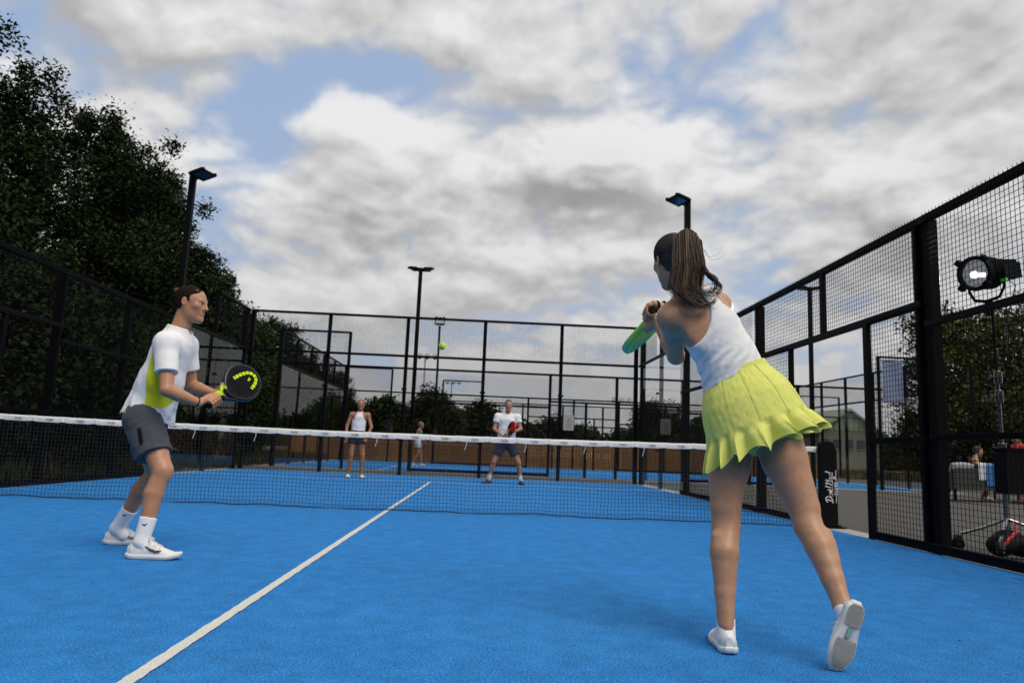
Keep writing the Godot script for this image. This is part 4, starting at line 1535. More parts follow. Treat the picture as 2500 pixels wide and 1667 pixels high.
# eyes, eyebrows and lips as pieces of their own
func face_parts(person: Node3D, c: Vector3, f: Vector3, u: Vector3, base: Color, s: float):
	var r := f.cross(u).normalized()
	var at := func(x: float, y: float, z: float): return c + (r * x + u * y + f * z) * s
	var brow := plain(lin(.045, .026, .015), .8)
	var iris := plain(lin(.030, .018, .012), .25)
	var lip := plain(Color(base.r * .85, base.g * .58, base.b * .58).linear_to_srgb(), .5)
	for k in [-1.0, 1.0]:
		var m := Mb.new()
		m.tube([at.call(k * .012, .030, .0915), at.call(k * .024, .034, .0905), at.call(k * .036, .034, .0865), at.call(k * .050, .027, .0770)], [.0030 * s, .0040 * s, .0036 * s, .0014 * s], 6)
		put("eyebrow", m, brow, person)
		m = Mb.new()
		m.tube([at.call(k * .031 - .007, .005, .0885), at.call(k * .031, .0056, .0915), at.call(k * .031 + .007, .005, .0885)], [.0018 * s, .0046 * s, .0018 * s], 8)
		put("eye", m, iris, person)
	var m := Mb.new()
	m.tube([at.call(-.022, -.060, .0890), at.call(-.010, -.0555, .0985), at.call(.0, -.057, .0995), at.call(.010, -.0555, .0985), at.call(.022, -.060, .0890)], [.0012 * s, .0034 * s, .0036 * s, .0034 * s, .0012 * s], 6)
	m.tube([at.call(-.020, -.062, .0890), at.call(-.008, -.0665, .0985), at.call(.008, -.0665, .0985), at.call(.020, -.062, .0890)], [.0012 * s, .0042 * s, .0042 * s, .0012 * s], 6)
	put("lips", m, lip, person)

# shoe in its own space: heel at x = 0, toe at x = 1 (times l), y up
func shoe_point(t: float, a: float, l: float) -> Vector3:
	var W := [.015, .034, .036, .035, .036, .040, .045, .047, .043, .033, .012]
	var Hh := [.070, .088, .086, .090, .098, .088, .072, .058, .048, .038, .022]
	var x := t * 10.0
	var i := mini(int(x), 9)
	var f := x - i
	f = f * f * (3.0 - 2.0 * f)
	var w := lerpf(W[i], W[i + 1], f)
	var h := lerpf(Hh[i], Hh[i + 1], f)
	var ca := cos(a)
	var sa := sin(a)
	return Vector3(t * l, .018 + (h - .018) * pow(maxf(sa, 0.0), .75), signf(ca) * w * pow(absf(ca), .62) * (1.0 - .35 * pow(maxf(sa, 0.0), 3.0)))

func shoe(person: Node3D, heel: Vector3, fwd: Vector3, up: Vector3, l: float, um: Material, sm: Material, mark: Material = null, side := 1.0, lace := true, tread := false, heel_panel: Material = null):
	fwd = fwd.normalized()
	up = (up - fwd * up.dot(fwd)).normalized()
	var z := fwd.cross(up)
	var k := l / .28
	var xf := Transform3D(Basis(fwd, up * k, z * k), heel - person.position)
	var m := Mb.new()
	var rows := []
	for i in 31:
		var row := []
		for j in 19:
			var p := shoe_point(clampf(i / 30.0, .004, .996), PI * j / 18.0, l)
			# stitched panels stand a hair proud
			row.append(p)
		rows.append(row)
	m.grid(rows, false, false)
	for e in [0, 30]:
		for j in range(1, 18):
			m.tri(rows[e][0], rows[e][j + 1 if e == 0 else j], rows[e][j if e == 0 else j + 1])
	var up_o := part("shoe", m.done(), um, person, xf)
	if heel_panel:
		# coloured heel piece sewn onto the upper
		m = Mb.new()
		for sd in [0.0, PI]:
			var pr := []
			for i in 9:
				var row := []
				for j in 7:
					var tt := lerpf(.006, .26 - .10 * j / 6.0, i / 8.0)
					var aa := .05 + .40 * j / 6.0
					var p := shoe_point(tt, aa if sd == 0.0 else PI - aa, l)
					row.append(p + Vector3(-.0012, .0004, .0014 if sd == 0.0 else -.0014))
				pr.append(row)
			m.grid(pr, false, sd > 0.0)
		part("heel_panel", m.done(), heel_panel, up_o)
	# sole with rounded edge
	m = Mb.new()
	rows = []
	for q in [[0.0, .88], [.003, 1.02], [.012, 1.10], [.022, 1.11], [.027, 1.03], [.027, .9]]:
		var row := []
		for i in 48:
			var a := TAU * i / 48.0
			var t := .5 - .5 * cos(a)
			var p := shoe_point(clampf(t, .004, .996), 0.0 if a < PI else PI, l)
			var out := Vector3(0, 0, 0)
			var c := Vector3(l * .5, 0, 0)
			var v := Vector3(p.x, 0, p.z)
			v.z *= q[1] * 1.03
			v.x = c.x + (v.x - c.x) * (1.0 + (q[1] - 1.0) * .30 + .025)
			v.y = q[0] + .016 * pow(maxf(t - .72, 0.0) / .28, 2.0) + .006 * pow(maxf(.15 - t, 0.0) / .15, 2.0)
			row.append(v)
		rows.append(row)
	m.grid(rows, true, true)
	for i in range(1, 47):
		m.tri(rows[0][0], rows[0][i], rows[0][i + 1])
		m.tri(rows[5][0], rows[5][i + 1], rows[5][i])
	part("sole", m.done(), sm, up_o)
	if tread:
		var tm := plain(lin(.36, .36, .32), .8)
		for pad in [[.54, .97], [.03, .34]]:
			m = Mb.new()
			var n := int((pad[1] - pad[0]) * l / .0095)
			for i in n:
				var t: float = lerpf(pad[0], pad[1], (i + .5) / n)
				var hw: float = absf(shoe_point(t, 0.0, l).z) * .96 / k * k
				if pad[0] < .1 and t > .24:
					hw *= 1.0
				var pts := []
				var c := 15
				for j in c:
					var zz := lerpf(-hw, hw, j / float(c - 1))
					if pad[0] < .1 and t > .2 and zz * side < -.002 and false:
						continue
					pts.append(Vector3(t * l + (.0035 if j % 2 == 0 else -.0035), -.0012 + .016 * pow(maxf(t - .72, 0.0) / .28, 2.0), zz))
				m.ribbon(pts, .0052, Vector3.DOWN)
			part("tread", m.done(), tm, up_o, Transform3D(), true)
		m = Mb.new()
		m.box(Vector3(l * .44, .0, 0), Vector3(l * .13, .004, .020))
		part("shank_window", m.done(), plain(lin(.20, .36, .32), .3), up_o)
	if lace:
		m = Mb.new()
		for i in 5:
			var t := .40 + i * .055
			var pts := []
			for j in 7:
				var a := PI * (.5 + (j - 3) * .085)
				pts.append(shoe_point(t + (.012 if i % 2 else -.012) * (j - 3) / 3.0, a, l) * Vector3(1, 1.02, 1.02) + Vector3.UP * .002)
			m.tube(pts, .0028, 5)
		for q in [-1.0, 1.0]:
			var b := shoe_point(.37, PI * .5, l) + Vector3.UP * .004
			m.tube([b, b + Vector3(.012, .016, q * .016), b + Vector3(.022, .004, q * .030), b + Vector3(.008, -.006, q * .022), b + Vector3(-.002, .002, q * .004)], .0026, 5)
		part("lace", m.done(), um, up_o)
	if mark:
		# curved tick on the outer side
		var top := [Vector2(.26, .80), Vector2(.36, .50), Vector2(.46, .34), Vector2(.56, .33), Vector2(.64, .48), Vector2(.69, .66)]
		var bot := [Vector2(.26, .80), Vector2(.36, .40), Vector2(.46, .16), Vector2(.57, .10), Vector2(.65, .22), Vector2(.69, .66)]
		m = Mb.new()
		for i in 5:
			for e in 4:
				var f0 := e / 4.0
				var f1 := (e + 1) / 4.0
				var g := func(v2: Vector2):
					var a: float = .12 + v2.y * 1.05
					var p := shoe_point(v2.x, a, l)
					p.z *= side * 1.05
					p.y += .002
					p.z += side * .0020
					return p
				var A: Vector3 = g.call(top[i].lerp(top[i + 1], f0)); var B: Vector3 = g.call(top[i].lerp(top[i + 1], f1))
				var C: Vector3 = g.call(bot[i].lerp(bot[i + 1], f1)); var D: Vector3 = g.call(bot[i].lerp(bot[i + 1], f0))
				if side > 0:
					m.quad(D, C, B, A)
				else:
					m.quad(A, B, C, D)
		part("side_mark", m.done(), mark, up_o)

# racket: head centre c, long axis a, face normal n
func racket(called: String, label: String, c: Vector3, a: Vector3, n: Vector3, colfn: Callable, rim_m: Material, grip_m: Material) -> Node3D:
	a = a.normalized()
	n = (n - a * n.dot(a)).normalized()
	var w := a.cross(n)
	var t := thing(called, label, "racket", c)
	var bs := Basis(w, a, n)
	var A := .128
	var B := .140
	var out := func(th: float) -> Vector2:
		var x := A * sin(th)
		var y := B * cos(th)
		if y < 0.0:
			x *= 1.0 - .30 * pow(-y / B, 2.0)
			y *= 1.04
		return Vector2(x, y)
	# perforated hitting faces
	var m := Mb.new()
	var step := .0042
	var holes := []
	for j in range(-5, 7):
		for i in range(-5, 6):
			var h := Vector2((i + (.5 if j % 2 else 0.0)) * .0195, j * .0170)
			if pow(h.x / .098, 2.0) + pow(h.y / .108, 2.0) < 1.0:
				holes.append(h)
	var grid := {}
	for h in holes:
		for j in range(-3, 4):
			for i in range(-3, 4):
				var q := Vector2i(roundi(h.x / step) + i, roundi(h.y / step) + j)
				if (Vector2(q) * step - h).length() < .0046:
					grid[q] = true
	var hi := int(.15 / step)
	for j in range(-hi, hi):
		for i in range(-hi, hi):
			var p := Vector2(i, j) * step
			var y := p.y
			var xm := 1.0 if y >= 0 else 1.0 - .30 * pow(minf(-y / B, 1.0), 2.0)
			if pow(p.x / (A * xm), 2.0) + pow(y / (B * (1.0 if y >= 0 else 1.04)), 2.0) > .97 or grid.has(Vector2i(i, j)):
				continue
			m.col = colfn.call(p)
			var e := step * .5
			for f in [1.0, -1.0]:
				var z: float = .0175 * f
				if f > 0:
					m.quad(Vector3(p.x - e, p.y - e, z), Vector3(p.x + e, p.y - e, z), Vector3(p.x + e, p.y + e, z), Vector3(p.x - e, p.y + e, z))
				else:
					m.quad(Vector3(p.x - e, p.y - e, z), Vector3(p.x - e, p.y + e, z), Vector3(p.x + e, p.y + e, z), Vector3(p.x + e, p.y - e, z))
	for h in holes:
		m.col = Color(.012, .012, .013)
		for k in 8:
			var a0 := TAU * k / 8.0
			var a1 := TAU * (k + 1) / 8.0
			var p0 := Vector3(h.x + cos(a0) * .0048, h.y + sin(a0) * .0048, .0165)
			var p1 := Vector3(h.x + cos(a1) * .0048, h.y + sin(a1) * .0048, .0165)
			m.quad(p0, p1, p1 * Vector3(1, 1, -1), p0 * Vector3(1, 1, -1))
	part("face", m.done(), M.dyed, t, Transform3D(bs, Vector3.ZERO))
	# frame: rounded section swept round the head
	m = Mb.new()
	var rows := []
	for k in 65:
		var th := TAU * k / 64.0
		var o: Vector2 = out.call(th)
		var d := (Vector2(out.call(th + .02)) - Vector2(out.call(th - .02))).normalized()
		var nn := Vector2(-d.y, d.x) * -1.0
		if nn.dot(o) < 0.0:
			nn = -nn
		var row := []
		for q in [Vector2(-.010, .0185), Vector2(-.002, .0195), Vector2(.004, .016), Vector2(.007, .008), Vector2(.0075, 0), Vector2(.007, -.008), Vector2(.004, -.016), Vector2(-.002, -.0195), Vector2(-.010, -.0185)]:
			row.append(Vector3(o.x + nn.x * q.x, o.y + nn.y * q.x, q.y))
		rows.append(row)
	m.grid(rows, false, false)
	for k in m.v.size():
		m.c[k] = colfn.call(Vector2(m.v[k].x, m.v[k].y))
	part("frame", m.done(), rim_m, t, Transform3D(bs, Vector3.ZERO))
	m = Mb.new()
	for s in [-1.0, 1.0]:
		m.tube([Vector3(s * .070, -.120, 0), Vector3(s * .045, -.155, 0), Vector3(s * .016, -.190, 0)], [.014, .013, .013], 8, true, 1.2, Vector3.BACK)
	for k in m.v.size():
		m.c[k] = colfn.call(Vector2(m.v[k].x, m.v[k].y))
	part("throat", m.done(), rim_m, t, Transform3D(bs, Vector3.ZERO))
	m = Mb.new()
	var path := []
	var rad := []
	for k in 16:
		var y := -.185 - k * .0083
		path.append(Vector3(0, y, 0))
		rad.append(.0165 + (.0008 if k % 2 else 0.0))
	path.append(Vector3(0, -.312, 0)); rad.append(.020)
	path.append(Vector3(0, -.318, 0)); rad.append(.019)
	m.tube(path, rad, 10)
	part("grip", m.done(), grip_m, t, Transform3D(bs, Vector3.ZERO))
	return t

# keep only the hairy part of a skull field: behind the hairline and above the nape
func hairline(F: Field, c: Vector3, f: Vector3, u: Vector3, s: float, front := .070, nape := -.055):
	F.shape(func(P: Vector3, e: float):
		var y := (P - c).dot(u) / s
		var z := (P - c).dot(f) / s
		var lim := lerpf(-.030, .022, smoothstep(-.04, .012, y))
		lim = lerpf(lim, front, smoothstep(.045, .075, y))
		return maxf(e, maxf(z - lim, nape - y) * s * .8), .3)

func build_people():
	build_man()
	build_woman()
	build_others()

# ---------------------------------------------------------------- man in white shirt and grey shorts
func build_man():
	var at := Vector3(-1.12, 0, 3.6)
	var t := thing("person", "person in white shirt with yellow side panel and grey shorts, crouching ready with a racket", "person", at)
	var sk := Color(.50, .262, .150)
	var sm := skin(sk)
	var hipR := Vector3(-1.13, .84, 3.70); var hipL := Vector3(-1.20, .84, 3.50)
	var kneeR := Vector3(-.945, .520, 3.80); var ankR := Vector3(-1.000, .100, 3.86)
	var kneeL := Vector3(-1.165, .490, 3.40); var ankL := Vector3(-1.405, .110, 3.33)
	var neck := Vector3(-1.015, 1.425, 3.62)
	var shR := Vector3(-1.015, 1.325, 3.79); var shL := Vector3(-1.03, 1.365, 3.44)
	var elR := Vector3(-.945, 1.025, 3.87); var wrR := Vector3(-.790, .958, 3.74)
	var elL := Vector3(-1.00, 1.09, 3.36); var wrL := Vector3(-.815, 1.045, 3.46)
	var hc := Vector3(-.955, 1.622, 3.62)
	var hf := Vector3(.93, -.10, .06).normalized()
	var hu := (Vector3(.06, 1, 0) - hf * hf.dot(Vector3(.06, 1, 0))).normalized()
	var spine := (neck - (hipR + hipL) * .5).normalized()
	var side := Vector3(.12, 0, 1).normalized()
	side = (side - spine * side.dot(spine)).normalized()
	var mid := (hipR + hipL) * .5
	var mb := Mb.new()
	mb.col = sk
	# body
	var F := Field.new(Vector3(-1.50, .02, 3.15), Vector3(-.70, 1.58, 4.05), .010)
	F.cone(mid + spine * .05, mid + spine * .30, .125, .110, .04, side, 1.25)
	F.cone(mid + spine * .30, mid + spine * .50, .110, .105, .04, side, 1.5)
	F.cone(shL, shR, .060, .060, .05)
	F.cone(neck - spine * .04, hc - hu * .05 - hf * .02, .062, .056, .03)
	for q in [[hipR, kneeR, ankR, 1.0], [hipL, kneeL, ankL, 1.0]]:
		var h: Vector3 = q[0]; var k: Vector3 = q[1]; var a: Vector3 = q[2]
		F.cone(h, h.lerp(k, .55), .100, .078, .012)
		F.cone(h.lerp(k, .55), k, .078, .058, .012)
		F.cone(k + Vector3(.012, .012, 0), k + Vector3(.012, -.03, 0), .046, .042, .03)
		F.cone(k, k.lerp(a, .32) + Vector3(-.014, 0, 0), .055, .058, .012)
		F.cone(k.lerp(a, .32) + Vector3(-.014, 0, 0), k.lerp(a, .7), .058, .043, .012)
		F.cone(k.lerp(a, .7), a, .043, .035, .012)
	for q in [[shR, elR, wrR], [shL, elL, wrL]]:
		F.cone(q[0], q[0].lerp(q[1], .5), .060, .048, .03)
		F.cone(q[0].lerp(q[1], .5), q[1], .048, .041, .01)
		F.cone(q[1], q[1].lerp(q[2], .35), .041, .042, .01)
		F.cone(q[1].lerp(q[2], .35), q[2], .042, .027, .01)
	F.mesh_into(mb)
	# head and hands on finer grids
	F = Field.new(hc - Vector3(.13, .17, .13), hc + Vector3(.15, .15, .13), .004)
	head_into(F, hc, hf, hu, 1.0)
	F.cone(neck + spine * .02, hc - hu * .05 - hf * .02, .060, .057, .03)
	F.mesh_into(mb)
	face_parts(t, hc, hf, hu, sk, 1.0)
	var butt := Vector3(-.752, .945, 3.665)
	var rc := Vector3(-.629, 1.120, 3.440)
	var ra := (rc - butt).normalized()
	var rn := Vector3(.681, .340, .648)
	F = Field.new(Vector3(-.86, .86, 3.54), Vector3(-.64, 1.06, 3.82), .004)
	grip_hand(F, wrR, butt + ra * .045, ra, Vector3(-.35, -.25, .9), .017)
	F.mesh_into(mb)
	F = Field.new(Vector3(-.90, .93, 3.36), Vector3(-.58, 1.16, 3.64), .004)
	open_hand(F, wrL, Vector3(.80, -.12, .30), Vector3(.30, .1, .85), Vector3(0, 1, .1), .55)
	F.mesh_into(mb)
	put("body", mb, sm, t)
	# shirt: hangs loose from the chest, panel of yellow under the arm
	mb = Mb.new()
	F = Field.new(Vector3(-1.50, .72, 3.20), Vector3(-.74, 1.52, 4.06), .008)
	var hemdir := Vector3(-.15, -1, 0).normalized()
	var low := Vector3(-1.165, .84, 3.60)
	F.cone(low, mid + spine * .26, .150, .130, .04, side, 1.18)
	F.cone(mid + spine * .26, mid + spine * .46, .130, .122, .05, side, 1.40)
	F.cone(shL, shR, .076, .076, .05)
	F.cone(neck - spine * .06, neck + spine * .030, .104, .084, .04)
	F.cone(shR, shR.lerp(elR, .64), .072, .070, .03, Vector3.ZERO, 1.0, 2)
	F.cone(shL, shL.lerp(elL, .62), .070, .069, .03, Vector3.ZERO, 1.0, 2)
	F.cone(mid + spine * .05 + Vector3(-.02, -.02, 0), low + Vector3(-.03, -.10, .0), .135, .150, .06, side, 1.15)
	var ns := fbm(201, 5.0, 3)
	var np := neck + Vector3(.035, -.005, 0)
	F.shape(func(P: Vector3, e: float):
		# folds run from the armpits to the hem and across the waist
		var v := (P - mid).dot(spine)
		var u := (P - mid).dot(Vector3(spine.y, -spine.x, 0))
		var amp := .004 + .010 * clampf((.32 - v) / .3, 0.0, 1.0)
		var f := ns.get_noise_3d(u * 1.9 + v * .9, v * .55 - u * .5, P.z * 1.1)
		return e - amp * f * 1.5)
	F.cut(Vector3(-1.165, .850, 3.6), Vector3(-.24, -1, 0).normalized())
	F.ell(neck + Vector3(.060, .050, 0), Basis(), Vector3(.064, .070, .045), .006, true)
	F.cut(neck + spine * .035, spine)
	var yel := Color(.60, .62, .012)
	var wht := Color(.80, .80, .815)
	F.mesh_into(mb, func(P: Vector3):
		var v := (P - mid).dot(spine)
		var u := (P - mid).dot(Vector3(spine.y, -spine.x, 0))
		if P.z < 3.64 or v < .105 or v > .44:
			return wht
		var f := (v - .105) / .335
		var back := lerpf(.028, -.052, pow(f, .75))
		var front := lerpf(.110, -.010, pow(f, 1.7)) + .065 * sin(clampf(f * 1.25, 0.0, 1.0) * PI) * (1.0 - f)
		return yel if u > back and u < front else wht)
	var sh := put("shirt", mb, dyed_cloth(203), t)
	# printed outline mark near the hem
	mb = Mb.new()
	var arc := []
	for k in 9:
		var a := PI * (1.05 - k * .13)
		arc.append(Vector3(-1.238 + cos(a) * .016, .872 + sin(a) * .030, 3.785))
	mb.tube(arc, .002, 5)
	put("hem_mark", mb, plain(lin(.55, .56, .10), .8), t, sh)
	# shorts
	mb = Mb.new()
	F = Field.new(Vector3(-1.42, .52, 3.28), Vector3(-.80, .95, 3.96), .008)
	F.cone(mid + Vector3(0, .08, 0), mid + Vector3(0, -.04, 0), .128, .125, .05, side, 1.22)
	for q in [[hipR, kneeR], [hipL, kneeL]]:
		var e2: Vector3 = q[0].lerp(q[1], .70) + Vector3(-.018, 0, 0)
		F.cone(q[0] + Vector3(-.02, .0, 0), e2, .118, .106, .035, Vector3.ZERO, 1.0, 2)
	var n2 := fbm(207, 6.0, 3)
	F.shape(func(P: Vector3, e: float): return e - .006 * n2.get_noise_3d(P.x * 1.2 + P.y, P.y * 1.6 - P.x, P.z))
	F.mesh_into(mb)
	put("shorts", mb, cloth(lin(.036, .041, .052), lin(.060, .066, .080), 209), t)
	mb = Mb.new()
	var pk := []
	for k in 7:
		var f := k / 6.0
		pk.append(Vector3(lerpf(-1.115, -1.058, f), lerpf(.805, .685, f), lerpf(3.822, 3.868, f) + .004))
	mb.tube(pk, [.004, .011, .013, .013, .013, .012, .005], 6, true, .25, Vector3.BACK)
	put("pocket_zip", mb, M.cover, t)
	# socks
	for q in [[kneeR, ankR], [kneeL, ankL]]:
		mb = Mb.new()
		var k: Vector3 = q[0]; var a: Vector3 = q[1]
		F = Field.new(a - Vector3(.12, .1, .1), a + Vector3(.2, .2, .12), .008)
		var tp := k.lerp(a, .655)
		F.cone(tp, a, .051, .044, .01, Vector3.ZERO, 1.0, 1)
		F.cone(a, a + Vector3(.05, -.05, 0), .042, .036, .02)
		F.mesh_into(mb)
		var so := put("sock", mb, cloth(lin(.72, .72, .73), lin(.84, .84, .85), 211, .95), t)
		mb = Mb.new()
		var b := k.lerp(a, .735) + Vector3(.004, 0, .0510)
		mb.tube([b + Vector3(-.022, .010, -.010), b + Vector3(-.006, -.006, .0), b + Vector3(.008, -.009, .0), b + Vector3(.018, .003, -.007)], [.001, .0042, .0055, .0015], 5, true, .5, Vector3.BACK)
		put("sock_mark", mb, M.print, t, so)
	var um := cloth(lin(.62, .62, .61), lin(.74, .74, .73), 213, .7)
	var sl := plain(lin(.68, .68, .67), .6)
	shoe(t, Vector3(-1.072, .0, 3.865), Vector3(1, 0, -.05), Vector3.UP, .310, um, sl, M.print, 1.0)
	shoe(t, Vector3(-1.480, .0, 3.325), Vector3(1, 0, -.18), Vector3.UP, .305, um, sl, plain(lin(.16, .17, .19), .7), 1.0)
	# short hair, shaved at the sides, tied in a small knot
	mb = Mb.new()
	F = Field.new(hc - Vector3(.14, .10, .12), hc + Vector3(.14, .15, .12), .004)
	F.ell(hc + hu * .040 - hf * .018, Basis(hf.cross(hu), hu, -hf), Vector3(.0785, .086, .096), .01)
	F.ell(hc - hu * .010 - hf * .030, Basis(hf.cross(hu), hu, -hf), Vector3(.072, .07, .074), .02)
	F.ell(hc + hu * .005 + hf * .030, Basis(hf.cross(hu), hu, -hf), Vector3(.0735, .094, .074), .02)
	hairline(F, hc, hf, hu, 1.0, .062, -.045)
	var n3 := fbm(215, 22.0, 3)
	F.shape(func(P: Vector3, e: float): return e - .0025 * n3.get_noise_3d(P.x * .5, P.y * 2.0, P.z * 2.0))
	F.mesh_into(mb)
	var hm := plain(lin(.014, .008, .005), .85)
	hm.metallic_specular = .2
	put("hair", mb, hm, t)
	mb = Mb.new()
	var bun := Vector3(-1.062, 1.712, 3.61)
	var rg := RandomNumberGenerator.new()
	rg.seed = 6
	for k in 46:
		var ax := Vector3(rg.randfn(), rg.randfn(), rg.randfn()).normalized()
		var bx := ax.cross(Vector3(rg.randfn(), rg.randfn(), rg.randfn())).normalized()
		var l := []
		for j in 8:
			l.append(bun + (ax * cos(j * .75) + bx * sin(j * .75)) * rg.randf_range(.012, .021))
		mb.tube(l, .0022, 4)
	mb.tube([bun, hc + hu * .085 - hf * .07], [.014, .022], 8)
	put("hair_knot", mb, plain(lin(.10, .045, .018), .6), t)
	mb = Mb.new()
	var br := []
	var wd := (wrR - elR).normalized()
	var w1 := wd.cross(Vector3.UP).normalized()
	var w2 := w1.cross(wd)
	for k in 17:
		br.append(wrR - wd * .008 + (w1 * cos(TAU * k / 16.0) + w2 * sin(TAU * k / 16.0)) * .0285)
	mb.tube(br, .004, 6, false)
	put("wristband", mb, M.cover, t)
	# racket
	var lime := Color(.55, .72, .010)
	var blk := Color(.007, .0075, .009)
	var r := racket("padel_racket", "black padel racket with yellow horseshoe mark, held by the crouching person", rc, ra, rn, func(p: Vector2): return lime if p.y < -.128 and p.x < -.03 and p.y > -.165 else blk, dark_gloss(), M.cover)
	mb = Mb.new()
	mb.col = lime
	var bs := Basis(ra.cross(rn), ra, rn)
	var pth := [Vector2(-.056, -.040), Vector2(-.054, .0), Vector2(-.048, .040), Vector2(-.033, .082), Vector2(-.004, .108), Vector2(.030, .104), Vector2(.052, .078), Vector2(.064, .045), Vector2(.069, .020)]
	var crv := Curve2D.new()
	for q in pth:
		crv.add_point(q)
	var ln := crv.get_baked_length()
	var pr := []
	var NN := 60
	for k in NN:
		var q := crv.sample_baked(ln * k / NN)
		var q2 := crv.sample_baked(ln * (k + 1) / NN)
		var d := (q2 - q).normalized()
		var s := Vector2(-d.y, d.x)
		var hw := .0105 + .0022 * cos(k * TAU / 6.0)
		mb.quad(Vector3(q.x + s.x * hw, q.y + s.y * hw, .0200), Vector3(q.x - s.x * hw, q.y - s.y * hw, .0200), Vector3(q2.x - s.x * hw, q2.y - s.y * hw, .0200), Vector3(q2.x + s.x * hw, q2.y + s.y * hw, .0200))
	for k in 10:
		var q := crv.sample_baked(ln * (k + .5) / 10)
		mb.col = blk
		for e in 6:
			mb.tri(Vector3(q.x, q.y, .0206), Vector3(q.x + cos(e * TAU / 6) * .0045, q.y + sin(e * TAU / 6) * .0045, .0206), Vector3(q.x + cos((e + 1) * TAU / 6) * .0045, q.y + sin((e + 1) * TAU / 6) * .0045, .0206))
	mb.col = lime
	mb.box(Vector3(.010, .050, .0200), Vector3(.011, .024, .0006))
	mb.box(Vector3(.004, .060, .0200), Vector3(.014, .008, .0006))
	part("face_mark", mb.done(), M.dyed, r, Transform3D(bs, Vector3.ZERO))
	var ball := thing("spare_ball", "yellow ball held in the hand of the crouching person", "ball", Vector3(-.728, 1.022, 3.575))
	var sp := SphereMesh.new()
	sp.radius = .0325
	sp.height = .065
	part("felt", sp, grained(lin(.42, .58, .015), lin(.60, .78, .04), .06, 14.0, 133, .95, 6.0, .3), ball)

func dark_gloss() -> StandardMaterial3D:
	var m := StandardMaterial3D.new()
	m.vertex_color_use_as_albedo = true
	m.roughness = .28
	return m

